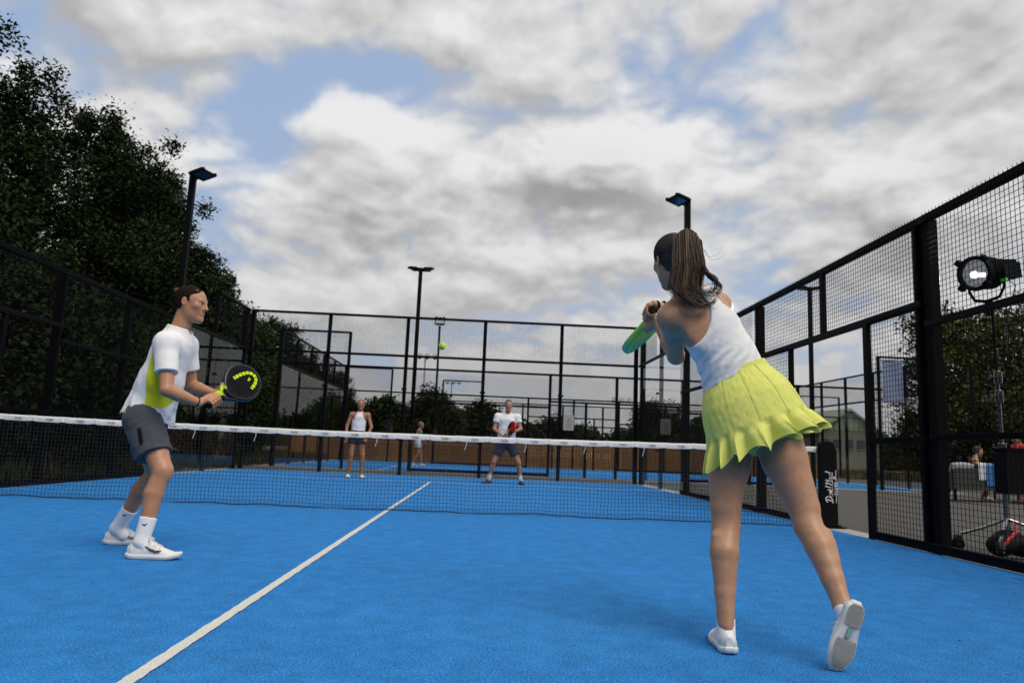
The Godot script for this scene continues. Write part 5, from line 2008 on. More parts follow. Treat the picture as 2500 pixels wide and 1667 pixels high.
# ---------------------------------------------------------------- woman in white tank top and yellow skirt
func build_woman():
	var at := Vector3(2.1, 0, 5.5)
	var t := thing("person", "person seen from behind in white tank top and yellow ruffled skirt, swinging a racket", "person", at)
	var sk := Color(.50, .285, .175)
	var sm := skin(sk)
	var hjL := Vector3(2.115, .875, 5.36); var hjR := Vector3(2.275, .915, 5.40)
	var knL := Vector3(2.078, .511, 5.40); var anL := Vector3(2.036, .094, 5.525)
	var knR := Vector3(2.368, .530, 5.50); var anR := Vector3(2.415, .212, 5.715)
	var waist := Vector3(2.132, 1.126, 5.36)
	var neck := Vector3(1.951, 1.462, 5.32)
	var shR := Vector3(2.100, 1.432, 5.235); var shL := Vector3(1.852, 1.345, 5.37)
	var elL := Vector3(1.925, 1.205, 5.165); var wrL := Vector3(1.865, 1.385, 5.045)
	var elR := Vector3(2.05, 1.465, 4.98); var wrR := Vector3(1.872, 1.462, 5.035)
	var hc := Vector3(1.868, 1.622, 5.30)
	var hf := Vector3(-.20, -.08, -.97).normalized()
	var hu := Vector3(-.10, 1, .05)
	hu = (hu - hf * hu.dot(hf)).normalized()
	var U := (neck - waist).normalized()
	var A0 := Vector3(.927, .374, 0).normalized()
	var A1 := (shR - shL).normalized()
	var D0 := A0.cross(U).normalized()
	var D1 := A1.cross(U).normalized()
	var hip := (hjL + hjR) * .5
	var mb := Mb.new()
	mb.col = sk
	var F := Field.new(Vector3(1.70, .02, 4.88), Vector3(2.60, 1.60, 5.86), .009)
	# trunk
	F.cone(hip + Vector3(-.01, .02, 0), hip.lerp(waist, .45), .155, .140, .05, D0, .72)
	F.cone(hip.lerp(waist, .45), waist + U * .06, .140, .118, .05, D0, .74)
	F.cone(waist + U * .06, waist + U * .22, .118, .132, .05, D1, .72)
	F.cone(waist + U * .22, waist + U * .32, .132, .120, .05, D1, .72)
	F.cone(shL + U * .0, shR, .056, .056, .05)
	F.cone(shL.lerp(neck, .1), neck, .05, .050, .04)
	F.cone(shR.lerp(neck, .1), neck, .05, .050, .04)
	F.cone(neck - U * .03, hc - hu * .06 - hf * .02, .054, .050, .03)
	F.ell(shL.lerp(waist, .16) + Vector3(.055, -.02, .035), Basis(A1, U, D1), Vector3(.065, .085, .030), .04)
	F.ell(shR.lerp(waist, .20) + Vector3(-.02, -.02, .045), Basis(A1, U, D1), Vector3(.06, .08, .028), .04)
	# legs
	F.cone(hjL, hjL.lerp(knL, .45), 0.103, 0.089, .012)
	F.cone(hjL.lerp(knL, .45), knL + Vector3(0, .03, 0), 0.089, 0.062, .012)
	F.cone(knL + Vector3(0, .03, 0), knL + Vector3(-.002, -.05, .012), 0.062, 0.057, .012)
	F.cone(knL + Vector3(-.002, -.05, .012), Vector3(2.052, .365, 5.462), 0.056, 0.057, .012)
	F.cone(Vector3(2.052, .365, 5.462), Vector3(2.043, .215, 5.495), 0.058, 0.041, .012)
	F.cone(Vector3(2.043, .215, 5.495), anL, 0.041, 0.033, .012)
	F.cone(Vector3(2.075, .42, 5.455), Vector3(2.063, .31, 5.485), 0.029, 0.027, .012)
	F.cone(Vector3(2.028, .42, 5.455), Vector3(2.028, .32, 5.482), 0.029, 0.025, .012)
	F.cone(hjR, hjR.lerp(knR, .45), 0.111, 0.093, .012)
	F.cone(hjR.lerp(knR, .45), knR + Vector3(0, .03, 0), 0.093, 0.063, .012)
	F.cone(knR + Vector3(0, .03, 0), knR + Vector3(.004, -.045, .032), 0.061, 0.056, .012)
	F.cone(knR + Vector3(.004, -.045, .032), Vector3(2.392, .415, 5.588), 0.055, 0.056, .012)
	F.cone(Vector3(2.392, .415, 5.588), Vector3(2.405, .305, 5.660), 0.057, 0.042, .012)
	F.cone(Vector3(2.405, .305, 5.660), anR, 0.042, 0.033, .012)
	F.cone(Vector3(2.375, .46, 5.585), Vector3(2.388, .365, 5.645), 0.027, 0.025, .012)
	F.cone(Vector3(2.418, .46, 5.58), Vector3(2.420, .37, 5.640), 0.029, 0.025, .012)
	F.cone(anR, anR + Vector3(.005, -.04, .03), .030, .028, .02)
	# heel cords
	F.cone(Vector3(2.041, .20, 5.520), anL + Vector3(0, .0, .024), .012, .011, .02)
	F.cone(Vector3(2.409, .29, 5.690), anR + Vector3(.003, .010, .024), .012, .011, .02)
	# arms
	for q in [[shL, elL, wrL], [shR, elR, wrR]]:
		F.cone(q[0], q[0].lerp(q[1], .45), .059, .045, .04)
		F.cone(q[0].lerp(q[1], .45), q[1], .045, .037, .02)
		F.cone(q[1], q[1].lerp(q[2], .35), .037, .036, .02)
		F.cone(q[1].lerp(q[2], .35), q[2], .036, .023, .02)
	F.mesh_into(mb)
	F = Field.new(hc - Vector3(.15, .17, .15), hc + Vector3(.13, .15, .13), .005)
	head_into(F, hc, hf, hu, .94)
	F.cone(neck + U * .02, hc - hu * .06 - hf * .02, .053, .050, .03)
	F.mesh_into(mb)
	face_parts(t, hc, hf, hu, sk, .94)
	var rh := Vector3(1.838, 1.428, 5.02)
	var tip := Vector3(1.868, 1.330, 4.58)
	var ra := (tip - rh).normalized()
	F = Field.new(Vector3(1.76, 1.33, 4.92), Vector3(1.93, 1.52, 5.12), .0042)
	grip_hand(F, wrR, rh - ra * .01, ra, Vector3(-.35, .85, .4), .017)
	grip_hand(F, wrL, rh + ra * .075, ra, Vector3(.3, -.3, .9), .017)
	F.mesh_into(mb)
	put("body", mb, sm, t)
	# tank top with a narrow back
	mb = Mb.new()
	F = Field.new(Vector3(1.76, .98, 5.10), Vector3(2.36, 1.52, 5.60), .006)
	var g := .011
	F.cone(hip.lerp(waist, .35), hip.lerp(waist, .45), .150, .140, .05, D0, .74, 0, g)
	F.cone(hip.lerp(waist, .45), waist + U * .06, .140, .118, .05, D0, .74, 0, g)
	F.cone(waist + U * .06, waist + U * .22, .118, .132, .05, D1, .72, 0, g)
	F.cone(waist + U * .22, waist + U * .32, .132, .120, .05, D1, .72, 0, g)
	F.cone(shL, shR, .056, .056, .05, Vector3.ZERO, 1.0, 0, g)
	F.cone(shL.lerp(neck, .1), neck, .05, .050, .04, Vector3.ZERO, 1.0, 0, g + .004)
	F.cone(shR.lerp(neck, .1), neck, .05, .050, .04, Vector3.ZERO, 1.0, 0, g + .004)
	F.ell(shL.lerp(waist, .16) + Vector3(.055, -.02, .035), Basis(A1, U, D1), Vector3(.065, .085, .030) + Vector3.ONE * g, .04)
	F.ell(shR.lerp(waist, .20) + Vector3(-.02, -.02, .045), Basis(A1, U, D1), Vector3(.06, .08, .028) + Vector3.ONE * g, .04)
	var ns := fbm(301, 7.0, 3)
	var up := shL.lerp(shR, .5)
	F.shape(func(P: Vector3, e: float):
		var v := (P - waist).dot(U)
		var u := (P - (waist + U * v)).dot(A1)
		var u0 := (P - (waist + U * v)).dot(A0)
		# pulled folds rise from the bent side towards the shoulder blade
		var k := clampf((.22 - v) / .2, 0.0, 1.0) * clampf((.16 - u0) / .22, 0.0, 1.0)
		var f := sin((v * 1.0 - u0 * .62) * 125.0 + 4.0 * ns.get_noise_3d(P.x * .8, P.y * .8, P.z * .8))
		e -= k * (.0045 * f + .003) + .002 + .0022 * ns.get_noise_3d(u0 * 1.2 + v * 2.0, v * 2.2 - u0 * 2.0, P.z)
		# arm holes cut deep, straps near the neck
		var sl := clampf((v - .165) / .13, 0.0, 1.0)
		var sr := clampf((v - .180) / .10, 0.0, 1.0)
		var lf := -.40 if v < .165 else lerpf(-.165, -.035, pow(sl, .55))
		var rt := .40 if v < .180 else lerpf(.140, .038, pow(sr, .8))
		return maxf(e, maxf(lf - u, u - rt) * .8), .3)
	F.ell(shR + Vector3(.060, .005, -.06), Basis(), Vector3(.110, .095, .19), .004, true)
	F.cut(neck + U * -.004, U)
	F.cut(waist - U * .025, -U)
	F.mesh_into(mb)
	put("tank_top", mb, cloth(lin(.70, .70, .715), lin(.80, .80, .815), 303), t)
	build_skirt(t, waist, A0, hjL, hjR)
	# shoes: one planted, one up on its toe with the sole showing
	var um := cloth(lin(.68, .69, .70), lin(.79, .80, .81), 305, .7)
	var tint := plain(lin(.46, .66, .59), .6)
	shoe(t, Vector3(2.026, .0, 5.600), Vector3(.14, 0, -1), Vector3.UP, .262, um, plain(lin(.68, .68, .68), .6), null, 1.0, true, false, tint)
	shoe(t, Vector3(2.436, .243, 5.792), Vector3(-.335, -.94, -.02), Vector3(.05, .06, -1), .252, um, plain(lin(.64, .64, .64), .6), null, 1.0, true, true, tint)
	for q in [[anL, Vector3(2.040, .118, 5.515)], [anR, Vector3(2.413, .215, 5.712)]]:
		mb = Mb.new()
		F = Field.new(q[0] - Vector3(.07, .09, .08), q[0] + Vector3(.07, .09, .09), .005)
		var dn: Vector3 = Vector3(0, -1, .1) if q[0].x < 2.2 else Vector3(.1, -.5, .7)
		F.cone(q[1], q[0] + dn.normalized() * (.05 if q[0].x < 2.2 else .03), .035, .036, .01, Vector3.ZERO, 1.0, 1)
		F.mesh_into(mb)
		put("sock", mb, cloth(lin(.74, .74, .75), lin(.84, .84, .85), 307, .95), t)
	# hair pulled into a high tail with lighter strands
	build_ponytail(t, hc, hf, hu)
	mb = Mb.new()
	var wd := (wrR - elR).normalized()
	var w1 := wd.cross(Vector3.UP).normalized()
	var w2 := w1.cross(wd)
	for q in [[.010, .0255], [-.028, .027]]:
		var br := []
		for k in 17:
			br.append(wrR + wd * q[0] + (w1 * cos(TAU * k / 16.0) + w2 * sin(TAU * k / 16.0)) * q[1])
		mb.tube(br, .0065, 6, false)
	put("wristband", mb, M.cover, t)
	# racket
	var wv := Vector3(.72, .69, .10)
	wv = (wv - ra * wv.dot(ra)).normalized()
	var rn := ra.cross(wv).normalized()
	var cc := rh + ra * .262
	var r := racket("padel_racket", "green padel racket in the hands of the person in the yellow skirt", cc, ra, rn, func(p: Vector2):
		var f := clampf((p.y + .10) / .24 + p.x * 2.2, 0.0, 1.0)
		return Color(.36, .68, .06).lerp(Color(.04, .42, .26), f), dark_gloss(), M.cover)
	var bs := Basis(ra.cross(rn), ra, rn)
	var tm := TextMesh.new()
	tm.text = "HEAD"
	tm.font = sans()
	tm.font_size = 64
	tm.pixel_size = .00062
	tm.depth = .0008
	part("lettering", tm, M.print, r, Transform3D(bs * Basis(Vector3(0, 1, 0), Vector3(0, 0, 1), Vector3(1, 0, 0)), bs * Vector3(-.1365, .02, 0)))

func build_skirt(t: Node3D, waist: Vector3, A0: Vector3, hjL: Vector3, hjR: Vector3):
	var mb := Mb.new()
	var rows := []
	var inner := []
	var bot := Vector3(2.203, .880, 5.405)
	var Dz := Vector3(-.05, .10, 1).normalized()
	Dz = (Dz - A0 * Dz.dot(A0)).normalized()
	var dn := (bot - waist).normalized()
	var ns := fbm(311, 6.0, 3)
	var NS := 360
	var NR := 34
	var prof := [[0.0, .140, .102], [.12, .150, .112], [.3, .178, .136], [.5, .197, .154], [.7, .203, .160], [.86, .206, .163], [1.0, .210, .166]]
	for j in NR:
		var f := j / float(NR - 1) * 1.30
		var row := []
		var fc := minf(f, 1.0)
		var w := .0
		var d := .0
		for e in prof.size() - 1:
			if fc >= prof[e][0] and fc <= prof[e + 1][0] + .0001:
				var q: float = (fc - prof[e][0]) / (prof[e + 1][0] - prof[e][0])
				w = lerpf(prof[e][1], prof[e + 1][1], q)
				d = lerpf(prof[e][2], prof[e + 1][2], q)
		var c := waist.lerp(bot, fc)
		for i in NS:
			var th := TAU * i / NS
			var cw := w
			var cd := d
			# seams between panels are slightly drawn in
			var ph := th * 11.0 / TAU
			var sd := absf(ph - roundf(ph))
			var seam := -.0022 * exp(-pow(sd / .045, 2.0)) * clampf(f * 8.0, 0.0, 1.0) * (1.0 if f < .98 else 0.0)
			var r := seam + .0028 * ns.get_noise_3d(cos(th) * .9 + f * .8, sin(th) * .9, f * .9 - cos(th) * .5)
			var drop := 0.0
			if f > .97:
				# flounce: deep flutes, unequal, opening downwards from the seam
				var g := (f - .97) / .33
				var a := th * 15.0 + .9 * sin(th * 2.0 + .4) + .6 * sin(th * 5.0)
				var fold := asin(sin(a) * .96) / 1.29 + .25 * sin(a * 2.0 + 1.0)
				var amp := .040 + .010 * sin(th * 4.0 + 2.0)
				r += g * .030 + amp * fold * pow(g, .6) - .005 * exp(-pow((g - .03) / .05, 2.0))
				drop = g * .092 + g * g * .018 * sin(a + 1.0)
				th += .085 * g * cos(a + .4)
			var o := A0 * cos(th) * (cw + r) + Dz * sin(th) * (cd + r)
			# the right side is pushed out by the trailing leg
			var push := clampf(f - .25, 0.0, 1.0) * .036 * pow(maxf(cos(th - .45), 0.0), 1.5)
			row.append(c + o + dn * drop + A0 * push)
		rows.append(row)
	# fold back inside for thickness
	var n0 := rows.size()
	for j in range(n0 - 1, n0 - 12, -1):
		var row := []
		for i in NS:
			var p: Vector3 = rows[j][i]
			var cc := waist.lerp(bot, minf(j / float(NR - 1) * 1.30, 1.0))
			row.append(p - (p - cc).normalized() * .0022)
		inner.append(row)
	mb.grid(rows, true, true)
	mb.grid(inner, true, true)
	var sk := put("skirt", mb, cloth(lin(.62, .65, .13), lin(.70, .73, .17), 313, .8), t)
	# raised seams between the panels
	mb = Mb.new()
	for e in 11:
		var l := []
		for j in range(1, 25):
			var p: Vector3 = rows[j][roundi(e * NS / 11.0) % NS]
			l.append(p + (p - waist.lerp(bot, minf(j / float(NR - 1) * 1.30, 1.0))).normalized() * .0014)
		mb.tube(l, .0013, 4)
	put("seam", mb, cloth(lin(.68, .70, .20), lin(.74, .76, .26), 317, .8), t, sk)
	# fitted shorts under the skirt
	mb = Mb.new()
	var F := Field.new(Vector3(1.92, .66, 5.20), Vector3(2.48, .98, 5.60), .010)
	F.cone(hjL + Vector3(0, .04, 0), hjR + Vector3(0, .03, 0), .118, .118, .02)
	F.cone(hjL, hjL + Vector3(-.008, -.110, .012), .106, .098, .02, Vector3.ZERO, 1.0, 2)
	F.cone(hjR, hjR + Vector3(.024, -.105, .027), .113, .102, .02, Vector3.ZERO, 1.0, 2)
	F.cone((hjL + hjR) * .5 + Vector3(0, -.01, 0), (hjL + hjR) * .5 + Vector3(.0, -.050, .01), .085, .075, .03)
	F.mesh_into(mb)
	put("under_shorts", mb, cloth(lin(.62, .65, .13), lin(.70, .73, .17), 319, .8), t)
	mb = Mb.new()
	var band := []
	for k in 3:
		var row := []
		for i in 90:
			var th := TAU * i / 90
			row.append(waist - dn * (.004 - k * .012) + A0 * cos(th) * (.1425 + .001 * k) + Dz * sin(th) * (.1045 + .001 * k))
		band.append(row)
	mb.grid(band, true, true)
	put("waistband", mb, cloth(lin(.62, .65, .13), lin(.70, .73, .17), 315, .8), t)

func build_ponytail(t: Node3D, hc: Vector3, hf: Vector3, hu: Vector3):
	var hr := hf.cross(hu)
	var m := StandardMaterial3D.new()
	m.vertex_color_use_as_albedo = true
	m.roughness = .42
	m.metallic_specular = .5
	# scalp hair
	var mb := Mb.new()
	mb.col = Color(.016, .009, .006)
	var F := Field.new(hc - Vector3(.14, .12, .14), hc + Vector3(.14, .16, .14), .005)
	var bs := Basis(hr, hu, -hf)
	F.ell(hc + hu * .036 - hf * .014, bs, Vector3(.0775, .086, .096), .02)
	F.ell(hc - hu * .02 - hf * .035, bs, Vector3(.064, .06, .062), .03)
	F.ell(hc + hu * .005 + hf * .028, bs, Vector3(.067, .086, .067), .02)
	hairline(F, hc, hf, hu, .94, .080, -.075)
	F.mesh_into(mb)
	var rg := RandomNumberGenerator.new()
	rg.seed = 12
	var knot := Vector3(1.902, 1.708, 5.372)
	var center := hc + hu * .036 - hf * .014
	# strands laid over the skull towards the knot
	for k in 420:
		var a := rg.randf() * TAU
		var d := (hr * cos(a) + hu * (sin(a) * .8 + .15) + hf * rg.randf_range(-.1, .75)).normalized()
		var e := (knot - center).normalized()
		if d.dot(e) > .85:
			continue
		var l := []
		var w := rg.randf_range(.7, 1.5)
		mb.col = Color(.020, .011, .007) * w
		for j in 9:
			var f := j / 8.0
			var v := d.slerp(e, f)
			l.append(center + (hr * v.dot(hr) * .0795 + hu * v.dot(hu) * .088 + hf * v.dot(hf) * .098))
		if (l[0] - hc).dot(hf) > .055 and (l[0] - hc).dot(hu) < .04:
			continue
		mb.tube(l, .0018, 4, false)
	put("scalp_hair", mb, m, t)
	# the tail
	mb = Mb.new()
	for k in 1000:
		var u := rg.randfn() * .5
		var v := rg.randfn() * .5
		u = clampf(u, -1, 1); v = clampf(v, -1, 1)
		var tone := rg.randf()
		var c := Color(.030, .016, .009)
		if tone > .62:
			c = Color(.070, .040, .021)
		if tone > .92 or (absf(u + .15) < .14 and rg.randf() < .35):
			c = Color(.20, .130, .062)
		mb.col = c * rg.randf_range(.7, 1.25)
		var p0 := knot + Vector3(u * .018, rg.randf_range(-.012, .012), v * .014)
		var spread := .062 + .012 * rg.randf()
		var p1 := knot + Vector3(u * .060 + .002, .034 - .012 * u * u * 4.0, .034 + v * .022)
		var p2 := Vector3(1.905 + u * spread, 1.565 + rg.randf_range(-.01, .01), 5.435 + v * .028)
		var p3 := Vector3(1.895 + u * .066 - .010, 1.46 + rg.randf_range(-.02, .02), 5.445 + v * .030)
		var endx := rg.randf_range(-.03, .10) + u * .03
		var p4 := Vector3(1.905 + endx * .9 + u * .03, 1.405 + rg.randf_range(-.035, .035) + absf(endx) * .12, 5.450 + v * .035)
		var cv := Curve3D.new()
		var pts := [p0, p1, p2, p3, p4]
		for j in 5:
			var tg: Vector3 = (pts[mini(j + 1, 4)] - pts[maxi(j - 1, 0)]) * .17
			if j == 4:
				tg = Vector3(.035 * signf(endx + .01), .012, .0)
			cv.add_point(pts[j], -tg, tg)
		var l := []
		var ra := []
		var L := cv.get_baked_length() * rg.randf_range(.78, 1.0)
		var wob := rg.randf() * 6.0
		for j in 15:
			var f := j / 14.0
			var q := cv.sample_baked(L * f)
			q += Vector3(sin(f * 7.0 + wob), 0, cos(f * 6.0 + wob)) * .0045 * f
			l.append(q)
			ra.append(.0016 * (1.0 - .75 * f * f))
		mb.tube(l, ra, 4, false)
	# loose curls blown to the side
	for q in [[Vector3(1.965, 1.645, 5.45), Vector3(1.99, 1.60, 5.45), Vector3(2.035, 1.612, 5.45), Vector3(2.055, 1.640, 5.45), Vector3(2.025, 1.632, 5.45)], [Vector3(1.96, 1.56, 5.475), Vector3(1.985, 1.52, 5.475), Vector3(2.02, 1.50, 5.475), Vector3(2.015, 1.455, 5.475), Vector3(1.975, 1.455, 5.475)], [Vector3(1.965, 1.53, 5.485), Vector3(2.0, 1.50, 5.485), Vector3(2.03, 1.465, 5.485), Vector3(2.0, 1.43, 5.485), Vector3(1.965, 1.435, 5.485)], [Vector3(1.90, 1.43, 5.480), Vector3(1.93, 1.40, 5.480), Vector3(1.97, 1.385, 5.480), Vector3(2.0, 1.405, 5.480), Vector3(2.005, 1.42, 5.480)], [Vector3(1.88, 1.42, 5.480), Vector3(1.91, 1.385, 5.480), Vector3(1.95, 1.378, 5.480), Vector3(1.985, 1.385, 5.480), Vector3(1.99, 1.39, 5.480)]]:
		for e in (2 if q[0].y > 1.6 else 16):
			var cv := Curve3D.new()
			var jit := Vector3(rg.randfn(), rg.randfn(), rg.randfn()) * .006
			for j in 5:
				var tg: Vector3 = (q[mini(j + 1, 4)] - q[maxi(j - 1, 0)]) * .2
				cv.add_point(q[j] + jit * (1.0 + .4 * j * rg.randf()), -tg, tg)
			var l := []
			var ra := []
			for j in 16:
				l.append(cv.sample_baked(cv.get_baked_length() * j / 15.0))
				ra.append((.0008 if q[0].y > 1.6 else .0022) * (1.0 - .7 * j / 15.0))
			mb.col = Color(.045, .026, .015) * rg.randf_range(.6, 1.6)
			mb.tube(l, ra, 4, false)
	put("ponytail", mb, m, t)
	mb = Mb.new()
	var l := []
	for k in 17:
		var a := TAU * k / 16.0
		l.append(knot + Vector3(cos(a) * .019, .010 * sin(a), sin(a) * .017) + Vector3(0, .004, .012))
	mb.tube(l, .005, 6, false)
	put("hair_tie", mb, M.cover, t)

# ---------------------------------------------------------------- the other people
# joints: hip, neck, head centre, facing, then per side [shoulder, elbow, wrist] and [hip, knee, ankle]
func figure(label: String, at: Vector3, j: Dictionary, o: Dictionary) -> Node3D:
	var t := thing("person", label, "person", at)
	var h: float = o.get("h", .014)
	var sk: Color = o.skin
	var f: Vector3 = j.face.normalized()
	var hu := (Vector3.UP - f * f.y).normalized()
	var side := f.cross(Vector3.UP).normalized()
	if j.has("turn"):
		side = j.turn.cross(Vector3.UP).normalized()
	var fat: float = o.get("fat", 1.0)
	var lo := Vector3(9, 9, 9)
	var hi := -lo
	var all := [j.hip, j.neck, j.head + Vector3(0, .14, 0)]
	for l in j.arms + j.legs:
		all += l
	for p in all:
		lo = lo.min(p); hi = hi.max(p)
	lo -= Vector3(.16, .12, .16); hi += Vector3(.16, .05, .16)
	var sp: Vector3 = j.neck - j.hip
	var torso := func(F: Field, g: float, from := 0.0, to := 1.0):
		F.cone(j.hip + sp * maxf(from, .02), j.hip + sp * .38, .110 * fat, .100 * fat, .04, side, 1.35, 0, g)
		F.cone(j.hip + sp * .38, j.hip + sp * .72, .100 * fat, .112 * fat, .04, side, 1.40, 0, g)
		F.cone(j.arms[0][0], j.arms[1][0], .055 * fat, .055 * fat, .05, Vector3.ZERO, 1.0, 0, g)
		F.cone(j.hip + sp * .9, j.hip + sp * 1.0, .07 * fat, .052 * fat, .04, Vector3.ZERO, 1.0, 0, g)
	var F := Field.new(lo, hi, h)
	torso.call(F, 0.0)
	F.cone(j.neck, j.head - hu * .05, .052, .048, .03)
	for l in j.arms:
		F.cone(l[0], l[1], .050 * fat, .038 * fat, .03)
		F.cone(l[1], l[2], .037 * fat, .024, .02)
	for l in j.legs:
		F.cone(l[0], l[1], .092 * fat, .055, .015)
		F.cone(l[1], l[1].lerp(l[2], .35) - f * .012, .054, .055, .015)
		F.cone(l[1].lerp(l[2], .35) - f * .012, l[2], .055, .035, .015)
	var mb := Mb.new()
	mb.col = sk
	F.mesh_into(mb)
	var hs: float = o.get("head", 1.0)
	F = Field.new(j.head - Vector3(.12, .15, .12), j.head + Vector3(.12, .15, .13), h * .5)
	head_into(F, j.head, f, hu, hs)
	F.cone(j.neck, j.head - hu * .05, .052, .048, .03)
	F.mesh_into(mb)
	face_parts(t, j.head, f, hu, sk, hs)
	for k in 2:
		var l: Array = j.arms[k]
		F = Field.new(l[2] - Vector3(.14, .17, .12), l[2] + Vector3(.14, .10, .14), h * .6)
		var d: Vector3 = j.hands[k] if j.has("hands") else (l[2] - l[1])
		open_hand(F, l[2], d, f * .6 - side * (-1.0 if k == 0 else 1.0) * .5, Vector3.UP * .2 + f, j.get("curl", .8))
		F.mesh_into(mb)
	put("body", mb, skin(sk), t)
	# top
	mb = Mb.new()
	F = Field.new(lo.max(j.hip - Vector3(.5, .12, .5)), hi.min(j.neck + Vector3(.5, .12, .5)), h)
	torso.call(F, .020 if o.sleeves > 0.0 else .010, .12)
	if o.sleeves > 0.0:
		F.cone(j.hip + sp * .04, j.hip + sp * .4, .125 * fat, .112 * fat, .05, side, 1.35)
		for l in j.arms:
			F.cone(l[0], l[0].lerp(l[1], o.sleeves), .078 * fat, .072 * fat, .03, Vector3.ZERO, 1.0, 2)
	else:
		var m0: Vector3 = (j.arms[0][0] + j.arms[1][0]) * .5
		F.shape(func(P: Vector3, e: float):
			var v: float = (P - j.hip).dot(sp) / sp.length_squared()
			var w := .30 if v < .62 else lerpf(.125, .060, clampf((v - .62) / .25, 0.0, 1.0))
			return maxf(e, absf((P - m0).dot(side)) - w), .3)
	F.ell(j.neck + f * .03 + Vector3.UP * (.045 if o.sleeves > 0.0 else .06), Basis(), Vector3(.070, .075, .075) * (1.0 if o.sleeves > 0.0 else .85), .006, true)
	F.cut(j.hip + sp * o.get("hem", .06), -sp.normalized())
	var ns := fbm(o.seed, 6.0, 3)
	F.shape(func(P: Vector3, e: float): return e - .007 * ns.get_noise_3d(P.x * 1.5 + P.y * .6, P.y, P.z * 1.5))
	F.mesh_into(mb)
	put("top", mb, cloth(o.top * .9, o.top, o.seed), t)
	# shorts or skirt
	mb = Mb.new()
	F = Field.new(lo.max(j.hip - Vector3(.6, .55, .6)), hi.min(j.hip + Vector3(.6, .22, .6)), h)
	F.cone(j.hip + sp * .10, j.hip - sp.normalized() * .06, .118 * fat, .122 * fat, .05, side, 1.30)
	for l in j.legs:
		F.cone(l[0], l[0].lerp(l[1], o.get("short", .6)), .115 * fat, .105 * fat, .06, Vector3.ZERO, 1.0, 2)
	F.mesh_into(mb)
	put("shorts", mb, cloth(o.bottom * .85, o.bottom, o.seed + 1), t)
	# hair or cap
	mb = Mb.new()
	F = Field.new(j.head - Vector3(.12, .10, .12), j.head + Vector3(.12, .15, .12), h * .6)
	F.ell(j.head + hu * .040 * hs - f * .016 * hs, Basis(side, hu, -f), Vector3(.082, .088, .100) * hs, .01)
	F.ell(j.head - hu * .010 - f * .030, Basis(side, hu, -f), Vector3(.070, .07, .072) * hs, .03)
	hairline(F, j.head, f, hu, hs, .078, -.05)
	F.mesh_into(mb)
	if o.get("cap", false):
		var br: Vector3 = j.head + f * -.075 + hu * .045
		mb.box(br - f * .03, Vector3(.13, .008, .06), Basis(side, hu, -f))
	put("cap" if o.get("cap", false) else "hair", mb, plain(o.hair, .8), t)
	for k in 2:
		var l: Array = j.legs[k]
		var toe: Vector3 = j.toes[k]
		if o.get("socks", false):
			mb = Mb.new()
			F = Field.new(l[2] - Vector3(.09, .09, .09), l[2] + Vector3(.09, .18, .09), .010)
			F.cone(l[2] + (l[1] - l[2]).normalized() * .12, l[2], .045, .042, .01, Vector3.ZERO, 1.0, 1)
			F.mesh_into(mb)
			put("sock", mb, plain(lin(.75, .75, .76), .9), t)
		shoe(t, at + (l[2] - at) * Vector3(1, 0, 1) - toe.normalized() * .075, toe, Vector3.UP, .27, plain(o.shoe, .7), plain(o.shoe * o.get("sole", .9), .7), null, 1.0, h < .012)
	return t

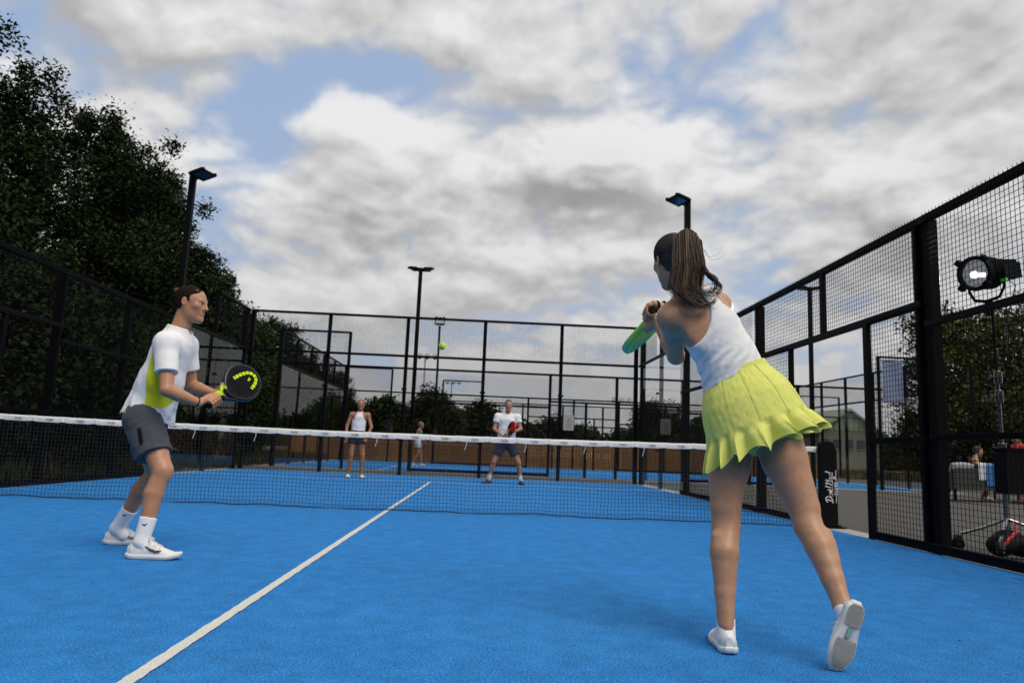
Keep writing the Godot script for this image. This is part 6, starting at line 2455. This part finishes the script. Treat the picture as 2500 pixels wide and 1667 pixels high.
func build_others():
	var V := func(x, y, z): return Vector3(x, y, z)
	# across the net: woman in white top and dark skirt
	var c := Vector3(-1.66, 0, -7.48)
	figure("person in white sleeveless top and dark skirt, smiling, across the net", c, {
		"hip": c + Vector3(0, .96, 0), "neck": c + Vector3(.03, 1.42, .0), "head": c + Vector3(.035, 1.575, .02), "face": Vector3(.05, -.03, 1),
		"arms": [[c + Vector3(-.155, 1.36, 0), c + Vector3(-.235, 1.10, .03), c + Vector3(-.225, .88, .12)], [c + Vector3(.20, 1.36, 0), c + Vector3(.29, 1.10, .03), c + Vector3(.24, .90, .12)]],
		"hands": [Vector3(.2, -1, .3), Vector3(-.5, -.9, .3)],
		"legs": [[c + Vector3(-.085, .90, 0), c + Vector3(-.10, .49, .04), c + Vector3(-.14, .085, -.01)], [c + Vector3(.085, .90, 0), c + Vector3(.14, .49, .04), c + Vector3(.135, .085, -.01)]],
		"toes": [Vector3(.1, 0, 1), Vector3(.5, 0, .9)]},
		{"skin": Color(.36, .18, .105), "sleeves": 0.0, "top": lin(.80, .80, .82), "bottom": lin(.016, .018, .028), "short": .42, "hair": lin(.16, .10, .05), "shoe": lin(.55, .60, .52), "seed": 401, "fat": .92, "head": .96, "hem": .10})
	# across the net: man in white t-shirt, cap turned round
	c = Vector3(1.57, 0, -7.42)
	figure("person in white t-shirt, dark shorts and backward cap, legs apart across the net", c, {
		"hip": c + Vector3(0, .93, 0), "neck": c + Vector3(.01, 1.52, .02), "head": c + Vector3(.02, 1.69, .05), "face": Vector3(.08, -.06, 1),
		"arms": [[c + Vector3(-.20, 1.44, 0), c + Vector3(-.27, 1.17, .07), c + Vector3(-.10, 1.03, .24)], [c + Vector3(.22, 1.44, 0), c + Vector3(.30, 1.19, .06), c + Vector3(.13, 1.12, .24)]],
		"hands": [Vector3(.8, -.1, .2), Vector3(-.8, .1, .2)], "curl": 1.1,
		"legs": [[c + Vector3(-.10, .86, 0), c + Vector3(-.25, .47, .07), c + Vector3(-.345, .09, .0)], [c + Vector3(.11, .86, 0), c + Vector3(.28, .47, .07), c + Vector3(.345, .09, .0)]],
		"toes": [Vector3(-.75, 0, .8), Vector3(.25, 0, 1)]},
		{"skin": Color(.40, .215, .135), "sleeves": .50, "top": lin(.80, .80, .815), "bottom": lin(.022, .027, .045), "short": .62, "hair": lin(.012, .013, .018), "cap": true, "shoe": lin(.014, .014, .015), "socks": true, "seed": 411, "fat": 1.08, "sole": 2.0})
	var red := Color(.42, .018, .014)
	racket("padel_racket", "red and black padel racket held by the person in the backward cap", c + Vector3(.10, 1.20, .30), Vector3(.30, 1, .05), Vector3(-.80, .2, .55), func(p: Vector2): return red if p.x > -.03 and p.y > -.07 else Color(.02, .01, .01), dark_gloss(), M.cover)
	# on the crosswise court: walking to the side in green
	c = Vector3(-1.36, 0, -19.4)
	figure("person in green sleeveless top and white shorts on the crosswise court", c, {
		"hip": c + Vector3(-.02, .90, 0), "neck": c + Vector3(.03, 1.38, 0), "head": c + Vector3(.06, 1.53, 0), "face": Vector3(1, -.05, .15),
		"arms": [[c + Vector3(.0, 1.32, .15), c + Vector3(-.12, 1.08, .18), c + Vector3(-.14, .86, .16)], [c + Vector3(.02, 1.32, -.15), c + Vector3(.10, 1.08, -.18), c + Vector3(.2, .95, -.16)]],
		"legs": [[c + Vector3(-.01, .85, .08), c + Vector3(.02, .46, .09), c + Vector3(-.16, .09, .09)], [c + Vector3(-.01, .85, -.08), c + Vector3(.10, .46, -.09), c + Vector3(.14, .09, -.09)]],
		"toes": [Vector3(1, 0, .1), Vector3(1, 0, .1)]},
		{"skin": Color(.34, .17, .10), "sleeves": 0.0, "top": lin(.02, .22, .13), "bottom": lin(.62, .63, .66), "short": .45, "hair": lin(.20, .12, .06), "shoe": lin(.55, .50, .42), "seed": 421, "h": .018, "fat": .95})
	# seated on the garden sofa
	c = Vector3(12.72, 0, -8.50)
	figure("person in black sleeveless top sitting sideways on the garden sofa", c, {
		"hip": c + Vector3(0, .50, 0), "neck": c + Vector3(.05, 1.0, .02), "head": c + Vector3(.13, 1.15, .02), "face": Vector3(1, -.22, .15),
		"arms": [[c + Vector3(-.05, .94, .16), c + Vector3(-.06, .70, .22), c + Vector3(.16, .60, .20)], [c + Vector3(.08, .94, -.14), c + Vector3(.14, .70, -.20), c + Vector3(.32, .64, -.10)]],
		"legs": [[c + Vector3(.03, .49, .08), c + Vector3(.44, .54, .02), c + Vector3(.50, .09, -.42)], [c + Vector3(.03, .49, -.08), c + Vector3(.44, .54, -.14), c + Vector3(.62, .09, -.46)]],
		"toes": [Vector3(1, 0, -.2), Vector3(1, 0, -.2)]},
		{"skin": Color(.40, .22, .14), "sleeves": 0.0, "top": lin(.018, .016, .018), "bottom": lin(.03, .05, .09), "short": .55, "hair": lin(.045, .025, .014), "shoe": lin(.5, .5, .5), "seed": 431, "h": .018})
	# standing at the end of the sofa, in red
	c = Vector3(13.40, 0, -7.80)
	figure("person in red top and black shorts standing at the end of the garden sofa", c, {
		"hip": c + Vector3(0, .86, 0), "neck": c + Vector3(-.05, 1.32, 0), "head": c + Vector3(-.08, 1.47, 0), "face": Vector3(-1, -.3, -.2),
		"arms": [[c + Vector3(-.04, 1.25, -.16), c + Vector3(-.14, 1.0, -.18), c + Vector3(-.32, .92, -.12)], [c + Vector3(-.04, 1.25, .16), c + Vector3(-.10, .99, .20), c + Vector3(-.26, .84, .16)]],
		"legs": [[c + Vector3(0, .82, -.08), c + Vector3(-.02, .45, -.10), c + Vector3(0, .09, -.10)], [c + Vector3(0, .82, .08), c + Vector3(-.02, .45, .10), c + Vector3(.02, .09, .10)]],
		"toes": [Vector3(-1, 0, 0), Vector3(-1, 0, .1)]},
		{"skin": Color(.42, .235, .15), "sleeves": .45, "top": lin(.42, .02, .025), "bottom": lin(.014, .014, .016), "short": .5, "hair": lin(.03, .02, .014), "shoe": lin(.06, .03, .10), "seed": 441, "h": .018})
